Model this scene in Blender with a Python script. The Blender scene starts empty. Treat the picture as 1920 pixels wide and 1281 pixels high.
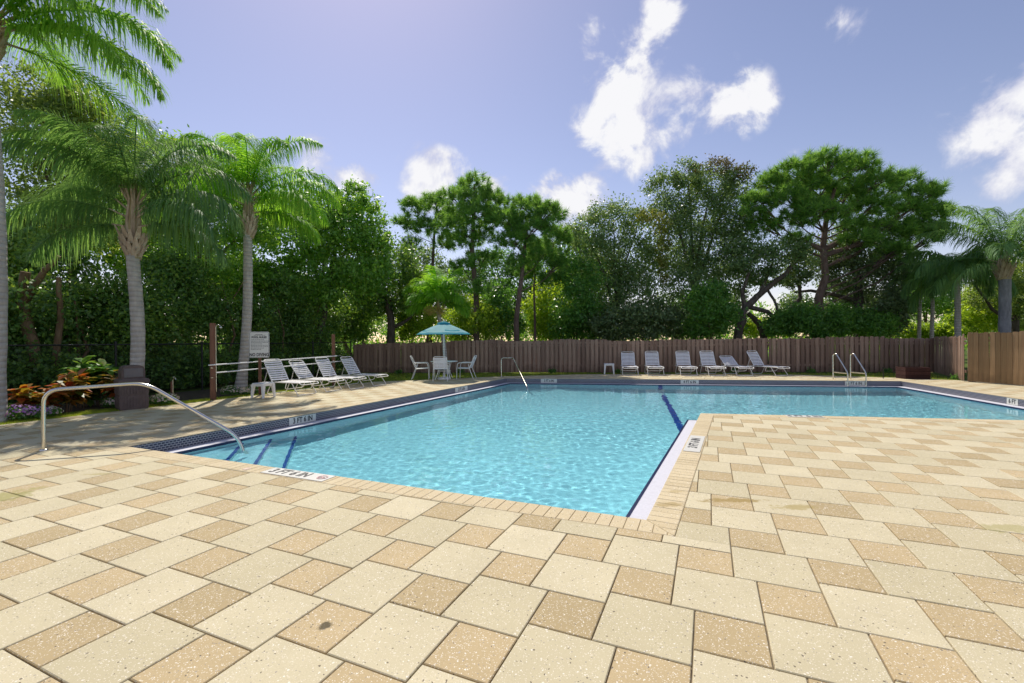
import bpy, bmesh, math, random
import numpy as np
from mathutils import Vector, Matrix
from mathutils.geometry import tessellate_polygon
random.seed(7)
PI = math.pi
scene = bpy.context.scene
col = scene.collection
# ------------------------------------------------------------------ camera
F_PX, PITCH, ROLL, CAM_H = 846.96, 0.0012886, 0.0074530, 1.5
FWD = Vector((0, math.cos(PITCH), -math.sin(PITCH)))
UP0 = Vector((0, math.sin(PITCH), math.cos(PITCH)))
RIGHT = Vector((1, 0, 0))*math.cos(ROLL) - UP0*math.sin(ROLL)
UP = Vector((1, 0, 0))*math.sin(ROLL) + UP0*math.cos(ROLL)
cam_d = bpy.data.cameras.new('camera'); cam = bpy.data.objects.new('camera', cam_d); col.objects.link(cam)
cam_d.sensor_width = 36.0; cam_d.lens = F_PX/1920*36.0; cam_d.clip_end = 3000; cam_d.clip_start = 0.05
m = Matrix.Identity(4)
for r in range(3):
    m[r][0], m[r][1], m[r][2] = RIGHT[r], UP[r], -FWD[r]
m[0][3], m[1][3], m[2][3] = 0, 0, CAM_H
cam.matrix_world = m
scene.camera = cam
# ------------------------------------------------------------------ light
SUN_EL, SUN_AZ = math.radians(53), math.atan2(-0.33, 0.94)      # azimuth from +Y towards +X
SUNV = Vector((math.sin(SUN_AZ)*math.cos(SUN_EL), math.cos(SUN_AZ)*math.cos(SUN_EL), math.sin(SUN_EL)))
world = bpy.data.worlds.new('World'); scene.world = world; world.use_nodes = True
SKY_STRENGTH = 0.092
sun_d = bpy.data.lights.new('sun', 'SUN'); sun_d.energy = 3.2; sun_d.angle = math.radians(0.55); sun_d.color = (1.0, 0.93, 0.82)
sun = bpy.data.objects.new('sun', sun_d); col.objects.link(sun); sun.rotation_euler = SUNV.to_track_quat('Z', 'Y').to_euler()
sun.location = (0, 0, 30)
vs = scene.view_settings
vs.view_transform = 'Standard'; vs.look = 'None'; vs.gamma = 1; vs.exposure = 0.54; vs.use_curve_mapping = False
scene.cycles.max_bounces = 10; scene.cycles.transparent_max_bounces = 12

def pix_dir(px, py):
    return FWD + RIGHT*((px-960)/F_PX) + UP*((640.5-py)/F_PX)
def G(px, py, z=0.0):
    d = pix_dir(px, py); t = (z-CAM_H)/d.z
    return Vector((0, 0, CAM_H)) + d*t
def W(px, py, dist):                       # the point seen at a pixel at a given distance along +Y
    d = pix_dir(px, py); return Vector((0, 0, CAM_H)) + d*(dist/d.y)

def sky_nodes():
    nt = world.node_tree; N = nt.nodes; L = nt.links; N.clear()
    out = N.new('ShaderNodeOutputWorld'); bg = N.new('ShaderNodeBackground')
    sky = N.new('ShaderNodeTexSky'); sky.sky_type = 'NISHITA'; sky.sun_disc = False
    sky.sun_elevation = SUN_EL; sky.sun_rotation = SUN_AZ; sky.air_density = 1.0; sky.dust_density = 0.3; sky.ozone_density = 2.0
    tint = N.new('ShaderNodeMix'); tint.data_type = 'RGBA'; tint.blend_type = 'MULTIPLY'; tint.inputs[0].default_value = 1.0
    tint.inputs[7].default_value = (1.24, 0.98, 0.95, 1)
    L.new(sky.outputs[0], tint.inputs[6])
    tc = N.new('ShaderNodeTexCoord')
    nz = N.new('ShaderNodeTexNoise'); nz.inputs['Scale'].default_value = 8.5; nz.inputs['Detail'].default_value = 9; nz.inputs['Roughness'].default_value = 0.6
    nz.inputs['Distortion'].default_value = 0.35
    L.new(tc.outputs['Generated'], nz.inputs['Vector'])
    # cumulus: (pixel, radius in pixels, weight)
    puffs = [(1225, 12, 42, 1), (1205, 60, 46, 1), (1185, 105, 34, .9), (1150, 185, 62, 1), (1110, 225, 42, 1), (1170, 250, 60, 1.05), (1200, 300, 40, .95),
             (1255, 240, 60, 1.1), (1300, 205, 55, 1.05), (1385, 195, 46, .95), (1110, 60, 22, .7), (1340, 200, 55, 1.05), (1410, 190, 34, .9), (1260, 295, 50, .75), (1100, 110, 20, .6),
             (670, 335, 32, .95), (795, 325, 36, 1.05), (845, 335, 34, 1.0), (820, 350, 50, 1.1), (920, 355, 26, .9),
             (1050, 380, 40, 1.1), (1095, 372, 38, 1.1), (1010, 385, 28, 1), (1885, 250, 75, 1.05), (1925, 190, 60, 1), (1890, 335, 60, 1.05), (1940, 300, 90, 1.1),
             (1575, 42, 34, .62), (1830, 335, 34, .66), (1490, 285, 20, .7), (590, 300, 40, .55), (1790,300,30,.45)]
    acc = None
    for (px, py, rp, wt) in puffs:
        d = pix_dir(px, py); s = 1/d.length; d = d.normalized()
        dn = N.new('ShaderNodeVectorMath'); dn.operation = 'DISTANCE'; dn.inputs[1].default_value = d
        L.new(tc.outputs['Generated'], dn.inputs[0])
        mr = N.new('ShaderNodeMapRange'); mr.inputs[1].default_value = 0; mr.inputs[2].default_value = rp/F_PX*s*1.62
        mr.inputs[3].default_value = wt; mr.inputs[4].default_value = 0
        L.new(dn.outputs['Value'], mr.inputs[0])
        if acc is None: acc = mr.outputs[0]
        else:
            mx = N.new('ShaderNodeMath'); mx.operation = 'MAXIMUM'
            L.new(acc, mx.inputs[0]); L.new(mr.outputs[0], mx.inputs[1]); acc = mx.outputs[0]
    # scattered clouds go on behind the viewer
    sep = N.new('ShaderNodeSeparateXYZ'); L.new(tc.outputs['Generated'], sep.inputs[0])
    nb = N.new('ShaderNodeTexNoise'); nb.inputs['Scale'].default_value = 2.2; nb.inputs['Detail'].default_value = 3
    L.new(tc.outputs['Generated'], nb.inputs['Vector'])
    mb = N.new('ShaderNodeMapRange'); mb.inputs[1].default_value = .52; mb.inputs[2].default_value = .75; mb.inputs[3].default_value = 0; mb.inputs[4].default_value = .9
    L.new(nb.outputs[0], mb.inputs[0])
    gate = N.new('ShaderNodeMapRange'); gate.inputs[1].default_value = .35; gate.inputs[2].default_value = .0; gate.inputs[3].default_value = 0; gate.inputs[4].default_value = 1
    L.new(sep.outputs[1], gate.inputs[0])
    mg = N.new('ShaderNodeMath'); mg.operation = 'MULTIPLY'; L.new(mb.outputs[0], mg.inputs[0]); L.new(gate.outputs[0], mg.inputs[1])
    mx = N.new('ShaderNodeMath'); mx.operation = 'MAXIMUM'; L.new(acc, mx.inputs[0]); L.new(mg.outputs[0], mx.inputs[1]); acc = mx.outputs[0]
    ns = N.new('ShaderNodeMath'); ns.operation = 'MULTIPLY_ADD'; ns.inputs[1].default_value = 4.2; ns.inputs[2].default_value = -2.0
    L.new(nz.outputs[0], ns.inputs[0])
    # only where a puff is
    den = N.new('ShaderNodeMath'); den.operation = 'ADD'; L.new(acc, den.inputs[0]); L.new(ns.outputs[0], den.inputs[1])
    sm = N.new('ShaderNodeMapRange'); sm.interpolation_type = 'SMOOTHSTEP'; sm.inputs[1].default_value = .30; sm.inputs[2].default_value = 1.0; sm.inputs[3].default_value = 0; sm.inputs[4].default_value = 1
    L.new(den.outputs[0], sm.inputs[0])
    gm = N.new('ShaderNodeMapRange'); gm.inputs[1].default_value = 0.0; gm.inputs[2].default_value = .25
    L.new(acc, gm.inputs[0])
    fm = N.new('ShaderNodeMath'); fm.operation = 'MULTIPLY'; L.new(sm.outputs[0], fm.inputs[0]); L.new(gm.outputs[0], fm.inputs[1])
    mixc = N.new('ShaderNodeMix'); mixc.data_type = 'RGBA'
    L.new(fm.outputs[0], mixc.inputs[0]); L.new(tint.outputs[2], mixc.inputs[6])
    cr = N.new('ShaderNodeValToRGB'); cr.color_ramp.elements[0].position = .45; cr.color_ramp.elements[0].color = (4.6, 4.7, 5.9, 1)
    cr.color_ramp.elements[1].position = 1.15 if False else 1.0; cr.color_ramp.elements[1].color = (7.0, 7.0, 7.2, 1)
    n3 = N.new('ShaderNodeTexNoise'); n3.inputs['Scale'].default_value = 15; n3.inputs['Detail'].default_value = 6; L.new(tc.outputs['Generated'], n3.inputs['Vector'])
    n4 = N.new('ShaderNodeMath'); n4.operation = 'MULTIPLY_ADD'; n4.inputs[1].default_value = 1.5; n4.inputs[2].default_value = -.75; L.new(n3.outputs[0], n4.inputs[0])
    n5 = N.new('ShaderNodeMath'); n5.operation = 'ADD'; L.new(den.outputs[0], n5.inputs[0]); L.new(n4.outputs[0], n5.inputs[1]); L.new(n5.outputs[0], cr.inputs[0]); L.new(cr.outputs[0], mixc.inputs[7])
    L.new(mixc.outputs[2], bg.inputs[0]); bg.inputs[1].default_value = SKY_STRENGTH
    L.new(bg.outputs[0], out.inputs[0])
sky_nodes()

# ------------------------------------------------------------------ helpers
def tag(o, label=None, cat=None, group=None, kind=None):
    if label: o['label'] = label
    if cat: o['category'] = cat
    if group: o['group'] = group
    if kind: o['kind'] = kind
    return o
def empty(name, loc, rz=0, label=None, cat=None, group=None):
    o = bpy.data.objects.new(name, None); col.objects.link(o); o.location = loc; o.rotation_euler = (0, 0, rz); o.empty_display_size = .1
    return tag(o, label, cat, group)
def link(name, me, parent=None, loc=None, rz=None):
    o = bpy.data.objects.new(name, me); col.objects.link(o)
    if parent is not None: o.parent = parent
    if loc is not None: o.location = loc
    if rz is not None: o.rotation_euler = (0, 0, rz)
    return o
def copy_tree(o, parent=None):
    c = o.copy(); col.objects.link(c); c.parent = parent
    for ch in o.children: copy_tree(ch, c)
    return c
def np_mesh(name, verts, faces, mat, smooth=False):
    """verts (n,3); faces (m,k) all of one size"""
    verts = np.asarray(verts, np.float32); faces = np.asarray(faces, np.int32)
    me = bpy.data.meshes.new(name); k = faces.shape[1]
    me.vertices.add(len(verts)); me.vertices.foreach_set('co', verts.ravel())
    me.loops.add(faces.size); me.loops.foreach_set('vertex_index', faces.ravel())
    me.polygons.add(len(faces)); me.polygons.foreach_set('loop_start', np.arange(0, faces.size, k, dtype=np.int32))
    if smooth: me.polygons.foreach_set('use_smooth', np.ones(len(faces), bool))
    me.materials.append(mat); me.update(calc_edges=True)
    return me
class MB:
    def __init__(self): self.v = []; self.f = []; self.s = []; self.mi = []
    def add(self, vs, fs, smooth=False, mi=0):
        n = len(self.v); self.v += [tuple(x) for x in vs]
        for f in fs: self.f.append(tuple(i+n for i in f)); self.s.append(smooth); self.mi.append(mi)
        return self
    def box(self, c, s, rz=0, tilt=None, mi=0, taper=1.0):
        x, y, z = s[0]/2, s[1]/2, s[2]/2; vs = []
        M = Matrix.Rotation(rz, 3, 'Z')
        if tilt is not None: M = M @ tilt
        for dz in (-1, 1):
            t = 1 if dz < 0 else taper
            for dx, dy in ((-1, -1), (1, -1), (1, 1), (-1, 1)):
                vs.append(Vector(c) + M @ Vector((dx*x*t, dy*y*t, dz*z)))
        return self.add(vs, [(3, 2, 1, 0), (4, 5, 6, 7), (0, 1, 5, 4), (1, 2, 6, 5), (2, 3, 7, 6), (3, 0, 4, 7)], mi=mi)
    def tube(self, path, r, n=8, cap=True, mi=0, closed=False):
        P = [Vector(p) for p in path]; R = r if isinstance(r, (list, tuple)) else [r]*len(P); rings = []
        prev = None
        for i, p in enumerate(P):
            if closed: d = (P[(i+1) % len(P)]-P[i-1])
            else: d = (P[min(i+1, len(P)-1)]-P[max(i-1, 0)])
            d = d.normalized() if d.length > 1e-9 else Vector((0, 0, 1))
            if prev is None:
                a = Vector((0, 0, 1)) if abs(d.z) < .9 else Vector((1, 0, 0)); u = d.cross(a).normalized()
            else: u = (prev - d*prev.dot(d)).normalized()
            prev = u; w = d.cross(u)
            rings.append([p+(u*math.cos(2*PI*k/n)+w*math.sin(2*PI*k/n))*R[i] for k in range(n)])
        vs = [v for ring in rings for v in ring]; fs = []
        m = len(P)
        for i in range(m if closed else m-1):
            j = (i+1) % m
            for k in range(n): fs.append((i*n+k, i*n+(k+1) % n, j*n+(k+1) % n, j*n+k))
        self.add(vs, fs, True, mi)
        if cap and not closed:
            self.add(rings[0][::-1], [tuple(range(n))], False, mi); self.add(rings[-1], [tuple(range(n))], False, mi)
        return self
    def lathe(self, prof, c, n=24, mi=0, smooth=True):
        vs = []; fs = []
        for (r, z) in prof:
            for k in range(n): vs.append((c[0]+r*math.cos(2*PI*k/n), c[1]+r*math.sin(2*PI*k/n), c[2]+z))
        for i in range(len(prof)-1):
            for k in range(n): fs.append((i*n+k, i*n+(k+1) % n, (i+1)*n+(k+1) % n, (i+1)*n+k))
        return self.add(vs, fs, smooth, mi)
    def mesh(self, name, *mats):
        me = bpy.data.meshes.new(name); me.from_pydata(self.v, [], self.f)
        me.polygons.foreach_set('use_smooth', self.s); me.polygons.foreach_set('material_index', self.mi)
        for mt in mats: me.materials.append(mt)
        me.update(); return me
    def build(self, name, mat, parent=None, loc=None, rz=None):
        mats = mat if isinstance(mat, (list, tuple)) else [mat]
        return link(name, self.mesh(name, *mats), parent, loc, rz)
def rounded(path, r, n=5):
    """round the corners of a polyline"""
    P = [Vector(p) for p in path]; out = [P[0]]
    for i in range(1, len(P)-1):
        a = (P[i-1]-P[i]); b = (P[i+1]-P[i]); rr = min(r, a.length*.45, b.length*.45)
        p0 = P[i]+a.normalized()*rr; p2 = P[i]+b.normalized()*rr
        for k in range(n+1):
            t = k/n; out.append(p0*(1-t)**2+P[i]*2*t*(1-t)+p2*t*t)
    out.append(P[-1]); return out

# ------------------------------------------------------------------ materials
def new_mat(name):
    mt = bpy.data.materials.new(name); mt.use_nodes = True
    nt = mt.node_tree; b = nt.nodes['Principled BSDF']; return mt, nt.nodes, nt.links, b
def ramp(N, stops, interp='LINEAR'):
    r = N.new('ShaderNodeValToRGB'); e = r.color_ramp.elements; r.color_ramp.interpolation = interp
    while len(e) < len(stops): e.new(.5)
    for x, (p, c) in zip(e, stops): x.position = p; x.color = (*c, 1) if len(c) == 3 else c
    return r
def mixc(N, L, fac, a, b, mode='MIX'):
    m = N.new('ShaderNodeMix'); m.data_type = 'RGBA'; m.blend_type = mode
    for i, v in ((0, fac), (6, a), (7, b)):
        if hasattr(v, 'links'): L.new(v, m.inputs[i])
        elif i == 0: m.inputs[0].default_value = v
        else: m.inputs[i].default_value = (*v, 1)
    return m.outputs[2]
def noise(N, L, vec, scale, detail=4, rough=.55):
    n = N.new('ShaderNodeTexNoise'); n.inputs['Scale'].default_value = scale; n.inputs['Detail'].default_value = detail; n.inputs['Roughness'].default_value = rough
    L.new(vec, n.inputs['Vector']); return n.outputs[0]
def maprange(N, L, v, a, b, c=0., d=1.):
    m = N.new('ShaderNodeMapRange'); L.new(v, m.inputs[0])
    for i, x in enumerate((a, b, c, d)): m.inputs[i+1].default_value = x
    return m.outputs[0]
def math_n(N, L, op, a, b=0.0):
    m = N.new('ShaderNodeMath'); m.operation = op
    for i, v in enumerate((a, b)):
        if hasattr(v, 'links'): L.new(v, m.inputs[i])
        else: m.inputs[i].default_value = v
    return m.outputs[0]
def piece_random(N, L):
    oi = N.new('ShaderNodeObjectInfo'); ge = N.new('ShaderNodeNewGeometry')
    s = math_n(N, L, 'ADD', oi.outputs['Random'], ge.outputs['Random Per Island']); return math_n(N, L, 'FRACT', s)
def wpos(N):
    return N.new('ShaderNodeNewGeometry').outputs['Position']
def simple(name, color, rough=.5, metal=0, var=.12, scale=6, spec=.5, bump=0, bscale=60):
    mt, N, L, b = new_mat(name)
    tc = N.new('ShaderNodeTexCoord').outputs['Object']
    n1 = noise(N, L, tc, scale)
    dark = tuple(c*(1-var) for c in color); lite = tuple(min(1, c*(1+var)) for c in color)
    L.new(mixc(N, L, maprange(N, L, n1, .3, .7), dark, lite), b.inputs['Base Color'])
    b.inputs['Roughness'].default_value = rough; b.inputs['Metallic'].default_value = metal; b.inputs['Specular IOR Level'].default_value = spec
    if bump:
        bp = N.new('ShaderNodeBump'); bp.inputs['Strength'].default_value = bump; bp.inputs['Distance'].default_value = .01
        L.new(noise(N, L, tc, bscale), bp.inputs['Height']); L.new(bp.outputs[0], b.inputs['Normal'])
    return mt
STAINS = [(1375, 938, .33, .07, (.30, .21, .06), .75), (1492, 951, .26, .07, (.36, .28, .10), .7), (1255, 947, .16, .09, (.34, .24, .08), .6), (1265, 922, .12, .05, (.40, .30, .12), .5), (14, 930, .22, .28, (.33, .30, .10), .8), (188, 889, .16, .06, (.36, .30, .12), .6), (611, 1174, .035, .045, (.05, .04, .02), .85), (1890, 990, .25, .1, (.36, .32, .12), .6)]
def paver_mat(name, c1, c2, fleck):
    mt, N, L, b = new_mat(name); P = wpos(N)
    rnd = piece_random(N, L)
    base = mixc(N, L, rnd, c1, c2)
    mott = noise(N, L, P, 2.3, 5, .6)
    base = mixc(N, L, maprange(N, L, mott, .35, .75, 0, .35), base, tuple(c*.72 for c in c1))
    fine = noise(N, L, P, 170, 3, .7)
    base = mixc(N, L, maprange(N, L, fine, .35, .7, 0, .5), base, tuple(c*.78 for c in c1))
    warp = N.new('ShaderNodeTexNoise'); warp.inputs['Scale'].default_value = 45; L.new(P, warp.inputs['Vector'])
    va = N.new('ShaderNodeVectorMath'); va.operation = 'MULTIPLY_ADD'; va.inputs[1].default_value = (.02, .02, .02); L.new(warp.outputs[1], va.inputs[0]); L.new(P, va.inputs[2])
    def flecks(scale, size, share, colr, prev):
        v = N.new('ShaderNodeTexVoronoi'); v.inputs['Scale'].default_value = scale; L.new(va.outputs[0], v.inputs['Vector'])
        sep = N.new('ShaderNodeSeparateColor'); L.new(v.outputs['Color'], sep.inputs[0])
        near = math_n(N, L, 'LESS_THAN', v.outputs['Distance'], size); pick = math_n(N, L, 'LESS_THAN', sep.outputs[0], share)
        return mixc(N, L, math_n(N, L, 'MULTIPLY', near, pick), prev, colr)
    base = flecks(74, .30, fleck, (.80, .75, .64), base)
    base = flecks(150, .40, fleck*1.3, (.74, .67, .53), base)
    base = flecks(48, .24, .10, (.17, .14, .10), base)
    base = flecks(90, .30, .08, (.33, .29, .25), base)
    # water and rust stains with a shape of their own
    st = noise(N, L, P, .55, 6, .7)
    base = mixc(N, L, maprange(N, L, st, .66, .74, 0, .45), base, (.34, .27, .12))
    for (px, py, rx, ry, colr, amt) in STAINS:
        g0 = G(px, py)
        sv = N.new('ShaderNodeVectorMath'); sv.operation = 'SUBTRACT'; sv.inputs[1].default_value = (g0.x, g0.y, 0); L.new(P, sv.inputs[0])
        sc = N.new('ShaderNodeVectorMath'); sc.operation = 'MULTIPLY'; sc.inputs[1].default_value = (1/rx, 1/ry, 0); L.new(sv.outputs[0], sc.inputs[0])
        ln_ = N.new('ShaderNodeVectorMath'); ln_.operation = 'LENGTH'; L.new(sc.outputs[0], ln_.inputs[0])
        ed = math_n(N, L, 'ADD', ln_.outputs['Value'], maprange(N, L, noise(N, L, P, 9, 4, .7), .3, .7, -.55, .55))
        base = mixc(N, L, maprange(N, L, ed, .55, .95, amt, 0), base, colr)
    L.new(base, b.inputs['Base Color']); b.inputs['Roughness'].default_value = .82; b.inputs['Specular IOR Level'].default_value = .3
    bp = N.new('ShaderNodeBump'); bp.inputs['Strength'].default_value = .35; bp.inputs['Distance'].default_value = .004
    L.new(noise(N, L, P, 140, 4, .7), bp.inputs['Height']); L.new(bp.outputs[0], b.inputs['Normal'])
    return mt
def leaf_mat(name, stops, trans=.45, rough=.45, tcol=1.7, spec=.4, nscale=.8, boost=1.8, warm=1.22):
    """stops: list of colours picked at random per leaf"""
    stops = [tuple(min(.9, x*boost*k_) for x, k_ in zip(c, (warm, 1, .9))) for c in stops]
    mt, N, L, b = new_mat(name)
    ge = N.new('ShaderNodeNewGeometry')
    r = ramp(N, [(i/(max(1, len(stops)-1)), c) for i, c in enumerate(stops)])
    nz = noise(N, L, ge.outputs['Position'], nscale, 3)
    k = math_n(N, L, 'ADD', math_n(N, L, 'MULTIPLY', ge.outputs['Random Per Island'], .62), maprange(N, L, nz, .3, .7, 0, .38))
    L.new(k, r.inputs[0]); L.new(r.outputs[0], b.inputs['Base Color'])
    b.inputs['Roughness'].default_value = rough; b.inputs['Specular IOR Level'].default_value = spec
    tr = N.new('ShaderNodeBsdfTranslucent')
    L.new(mixc(N, L, 1.0, r.outputs[0], (tcol*1.15, tcol, tcol*.55), 'MULTIPLY'), tr.inputs[0])
    mx = N.new('ShaderNodeMixShader'); mx.inputs[0].default_value = trans
    L.new(b.outputs[0], mx.inputs[1]); L.new(tr.outputs[0], mx.inputs[2])
    L.new(mx.outputs[0], N['Material Output'].inputs[0]); return mt
def bark_mat(name, c1, c2, sx=14, sz=2.5, rough=.9, rings=0):
    mt, N, L, b = new_mat(name)
    tc = N.new('ShaderNodeTexCoord').outputs['Object']
    mp = N.new('ShaderNodeMapping'); mp.inputs['Scale'].default_value = (sx, sx, sz); L.new(tc, mp.inputs['Vector'])
    n1 = noise(N, L, mp.outputs[0], 1.0, 6, .65)
    c = mixc(N, L, maprange(N, L, n1, .32, .68), c1, c2)
    c = mixc(N, L, maprange(N, L, noise(N, L, tc, 1.3), .45, .7, 0, .5), c, tuple(x*.7 for x in c1))
    h = n1
    if rings:
        w = N.new('ShaderNodeTexWave'); w.wave_type = 'BANDS'; w.bands_direction = 'Z'; w.inputs['Scale'].default_value = rings; w.inputs['Distortion'].default_value = 1.5; w.inputs['Detail'].default_value = 2
        L.new(tc, w.inputs['Vector'])
        c = mixc(N, L, maprange(N, L, w.outputs[1], .0, .25, .38, 0), c, tuple(x*.55 for x in c1))
        h = math_n(N, L, 'ADD', n1, w.outputs[1])
    L.new(c, b.inputs['Base Color']); b.inputs['Roughness'].default_value = rough; b.inputs['Specular IOR Level'].default_value = .2
    bp = N.new('ShaderNodeBump'); bp.inputs['Strength'].default_value = .6; bp.inputs['Distance'].default_value = .03
    L.new(h, bp.inputs['Height']); L.new(bp.outputs[0], b.inputs['Normal']); return mt
def wood_mat(name, c1, c2, c3):
    mt, N, L, b = new_mat(name)
    tc = N.new('ShaderNodeTexCoord').outputs['Object']
    mp = N.new('ShaderNodeMapping'); mp.inputs['Scale'].default_value = (30, 30, 1.6); L.new(tc, mp.inputs['Vector'])
    n1 = noise(N, L, mp.outputs[0], 1.0, 6, .65)
    rnd = piece_random(N, L)
    c = mixc(N, L, rnd, tuple(x*.78 for x in c1), tuple(min(1, x*1.15) for x in c2))
    c = mixc(N, L, maprange(N, L, n1, .4, .75, 0, .65), c, c3)
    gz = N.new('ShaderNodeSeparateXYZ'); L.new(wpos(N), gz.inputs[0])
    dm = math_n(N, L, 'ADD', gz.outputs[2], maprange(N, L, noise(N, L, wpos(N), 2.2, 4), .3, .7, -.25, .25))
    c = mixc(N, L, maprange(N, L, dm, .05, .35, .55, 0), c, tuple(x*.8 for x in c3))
    c = mixc(N, L, maprange(N, L, noise(N, L, wpos(N), 1.1, 4), .5, .75, 0, .4), c, tuple(x*.6 for x in c1))
    L.new(c, b.inputs['Base Color']); b.inputs['Roughness'].default_value = .85; b.inputs['Specular IOR Level'].default_value = .2
    bp = N.new('ShaderNodeBump'); bp.inputs['Strength'].default_value = .3; bp.inputs['Distance'].default_value = .01
    L.new(n1, bp.inputs['Height']); L.new(bp.outputs[0], b.inputs['Normal']); return mt
def band_mat():
    """small navy mosaic tiles in light grout, running bond, mapped along the wall"""
    mt, N, L, b = new_mat('mosaic_band')
    uv = N.new('ShaderNodeUVMap'); br = N.new('ShaderNodeTexBrick')
    br.inputs['Color1'].default_value = (.020, .024, .055, 1); br.inputs['Color2'].default_value = (.045, .048, .095, 1); br.inputs['Mortar'].default_value = (.42, .41, .43, 1)
    br.inputs['Scale'].default_value = 1; br.inputs['Mortar Size'].default_value = .0045; br.inputs['Brick Width'].default_value = .055; br.inputs['Row Height'].default_value = .036
    br.inputs['Mortar Smooth'].default_value = .1
    L.new(uv.outputs[0], br.inputs['Vector']); L.new(br.outputs[0], b.inputs['Base Color'])
    b.inputs['Roughness'].default_value = .28
    bp = N.new('ShaderNodeBump'); bp.inputs['Strength'].default_value = .5; bp.inputs['Distance'].default_value = .003; bp.invert = True
    L.new(br.outputs[1], bp.inputs['Height']); L.new(bp.outputs[0], b.inputs['Normal']); return mt
M = {}
M['paver_light'] = paver_mat('paver_light', (.545, .478, .305), (.69, .61, .415), .13)
M['paver_tan'] = paver_mat('paver_tan', (.445, .345, .185), (.585, .455, .26), .16)
M['coping'] = paver_mat('coping_stone', (.60, .49, .30), (.68, .57, .37), .10)
M['grout'] = simple('grout', (.25, .20, .125), .95, var=.3, scale=9)
M['grout_pale'] = simple('pale_grout', (.42, .34, .22), .95, var=.2, scale=9)
M['soil'] = simple('mulch', (.060, .043, .030), .95, var=.4, scale=30, bump=.8, bscale=50)
M['band'] = band_mat()
M['ledge'] = simple('gutter_ledge', (.60, .60, .66), .7, var=.07, scale=40, bump=.15, bscale=200)
M['nosing'] = simple('navy_nosing', (.012, .018, .075), .3, var=.2)
M['lane'] = simple('blue_lane_tile', (.02, .06, .34), .4, var=.2)
M['plaster'] = simple('pool_plaster', (.72, .83, .85), .8, var=.06, scale=3)
M['white_metal'] = simple('white_powder_coat', (.86, .85, .82), .4, var=.03)
M['strap'] = simple('white_vinyl', (.88, .87, .87), .45, var=.04)
M['resin'] = simple('white_resin', (.86, .86, .86), .45, var=.03)
M['steel'] = simple('stainless', (.72, .69, .62), .22, 1.0, var=.05)
M['sign_white'] = simple('sign_face', (.80, .80, .76), .5, var=.02)
M['marker_white'] = simple('marker_tile', (.68, .67, .62), .4, var=.05, scale=20)
M['ink'] = simple('black_ink', (.03, .03, .035), .6, var=.1)
M['ink_grey'] = simple('grey_ink', (.10, .10, .10), .6, var=.1)
M['marker_pink'] = simple('pinkish_cover', (.62, .47, .36), .6, var=.1)
M['ink_red'] = simple('faded_red_ink', (.66, .45, .42), .6, var=.1)
M['bin'] = simple('brown_bin_plastic', (.13, .092, .082), .65, var=.15, scale=12)
M['bin_flap'] = simple('dark_bin_flap', (.17, .15, .15), .6, var=.1)
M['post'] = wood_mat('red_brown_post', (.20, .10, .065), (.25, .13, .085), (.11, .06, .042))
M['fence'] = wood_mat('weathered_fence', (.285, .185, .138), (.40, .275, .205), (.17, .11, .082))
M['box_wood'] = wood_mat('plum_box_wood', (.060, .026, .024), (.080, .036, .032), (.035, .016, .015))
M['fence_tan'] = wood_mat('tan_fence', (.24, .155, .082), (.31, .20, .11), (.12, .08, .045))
M['black_metal'] = simple('black_vinyl', (.012, .014, .013), .5, var=.2)
M['palm_bark'] = bark_mat('palm_bark', (.42, .39, .36), (.60, .56, .51), 9, 3, rings=2.6)
M['palm_boot'] = bark_mat('palm_boot', (.36, .25, .17), (.66, .55, .42), 10, 3)
M['shaft'] = bark_mat('palm_shaft', (.34, .30, .15), (.55, .42, .26), 9, 2)
M['pine_bark'] = bark_mat('pine_bark', (.10, .067, .056), (.21, .15, .125), 10, 3)
M['oak_bark'] = bark_mat('oak_bark', (.065, .052, .043), (.16, .135, .115), 9, 2.5)
M['brown_bark'] = bark_mat('brown_bark', (.13, .085, .05), (.25, .175, .11), 9, 2.5)
M['grey_bark'] = bark_mat('grey_bark', (.18, .18, .21), (.38, .38, .42), 8, 2)
M['palm_leaf'] = leaf_mat('palm_leaf', [(.030, .085, .018), (.055, .14, .025), (.085, .19, .035)], .50, .55, 1.8, .22, boost=2.7)
M['palm_leaf_bright'] = leaf_mat('palm_leaf_bright', [(.04, .12, .018), (.075, .19, .025), (.11, .24, .035)], .50, .55, 1.8, .22, boost=2.3)
M['palm_leaf_blue'] = leaf_mat('palm_leaf_dusky', [(.022, .06, .028), (.04, .095, .04), (.06, .13, .04)], .45, .55, 1.7, .26, boost=3.1)
M['hedge_leaf'] = leaf_mat('hedge_leaf', [(.012, .040, .014), (.022, .062, .018), (.040, .095, .022), (.085, .15, .025)], .38, .38, 2.0, .5, boost=3.1, warm=1.3)
M['fig_leaf'] = leaf_mat('fig_leaf', [(.020, .065, .014), (.038, .105, .020), (.065, .15, .026), (.10, .20, .03)], .42, .36, 2.0, .5, boost=2.6)
M['olive_leaf'] = leaf_mat('olive_leaf', [(.035, .070, .024), (.058, .105, .034), (.09, .145, .045), (.12, .165, .055)], .5, .42, 1.9, .4, boost=2.0, warm=1.1)
M['oak_leaf'] = leaf_mat('oak_leaf', [(.024, .049, .023), (.042, .077, .033), (.070, .114, .047), (.10, .14, .062)], .42, .36, 1.6, .5, boost=2.7, warm=1.02)
M['oak_dark_leaf'] = leaf_mat('dark_oak_leaf', [(.014, .028, .016), (.025, .048, .022), (.045, .075, .03)], .30, .4, 1.5, .5, boost=4.2)
M['vine_leaf'] = leaf_mat('vine_leaf', [(.07, .10, .02), (.11, .14, .03), (.15, .14, .035)], .45, .5, 1.5, boost=1.5, warm=1.0)
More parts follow.
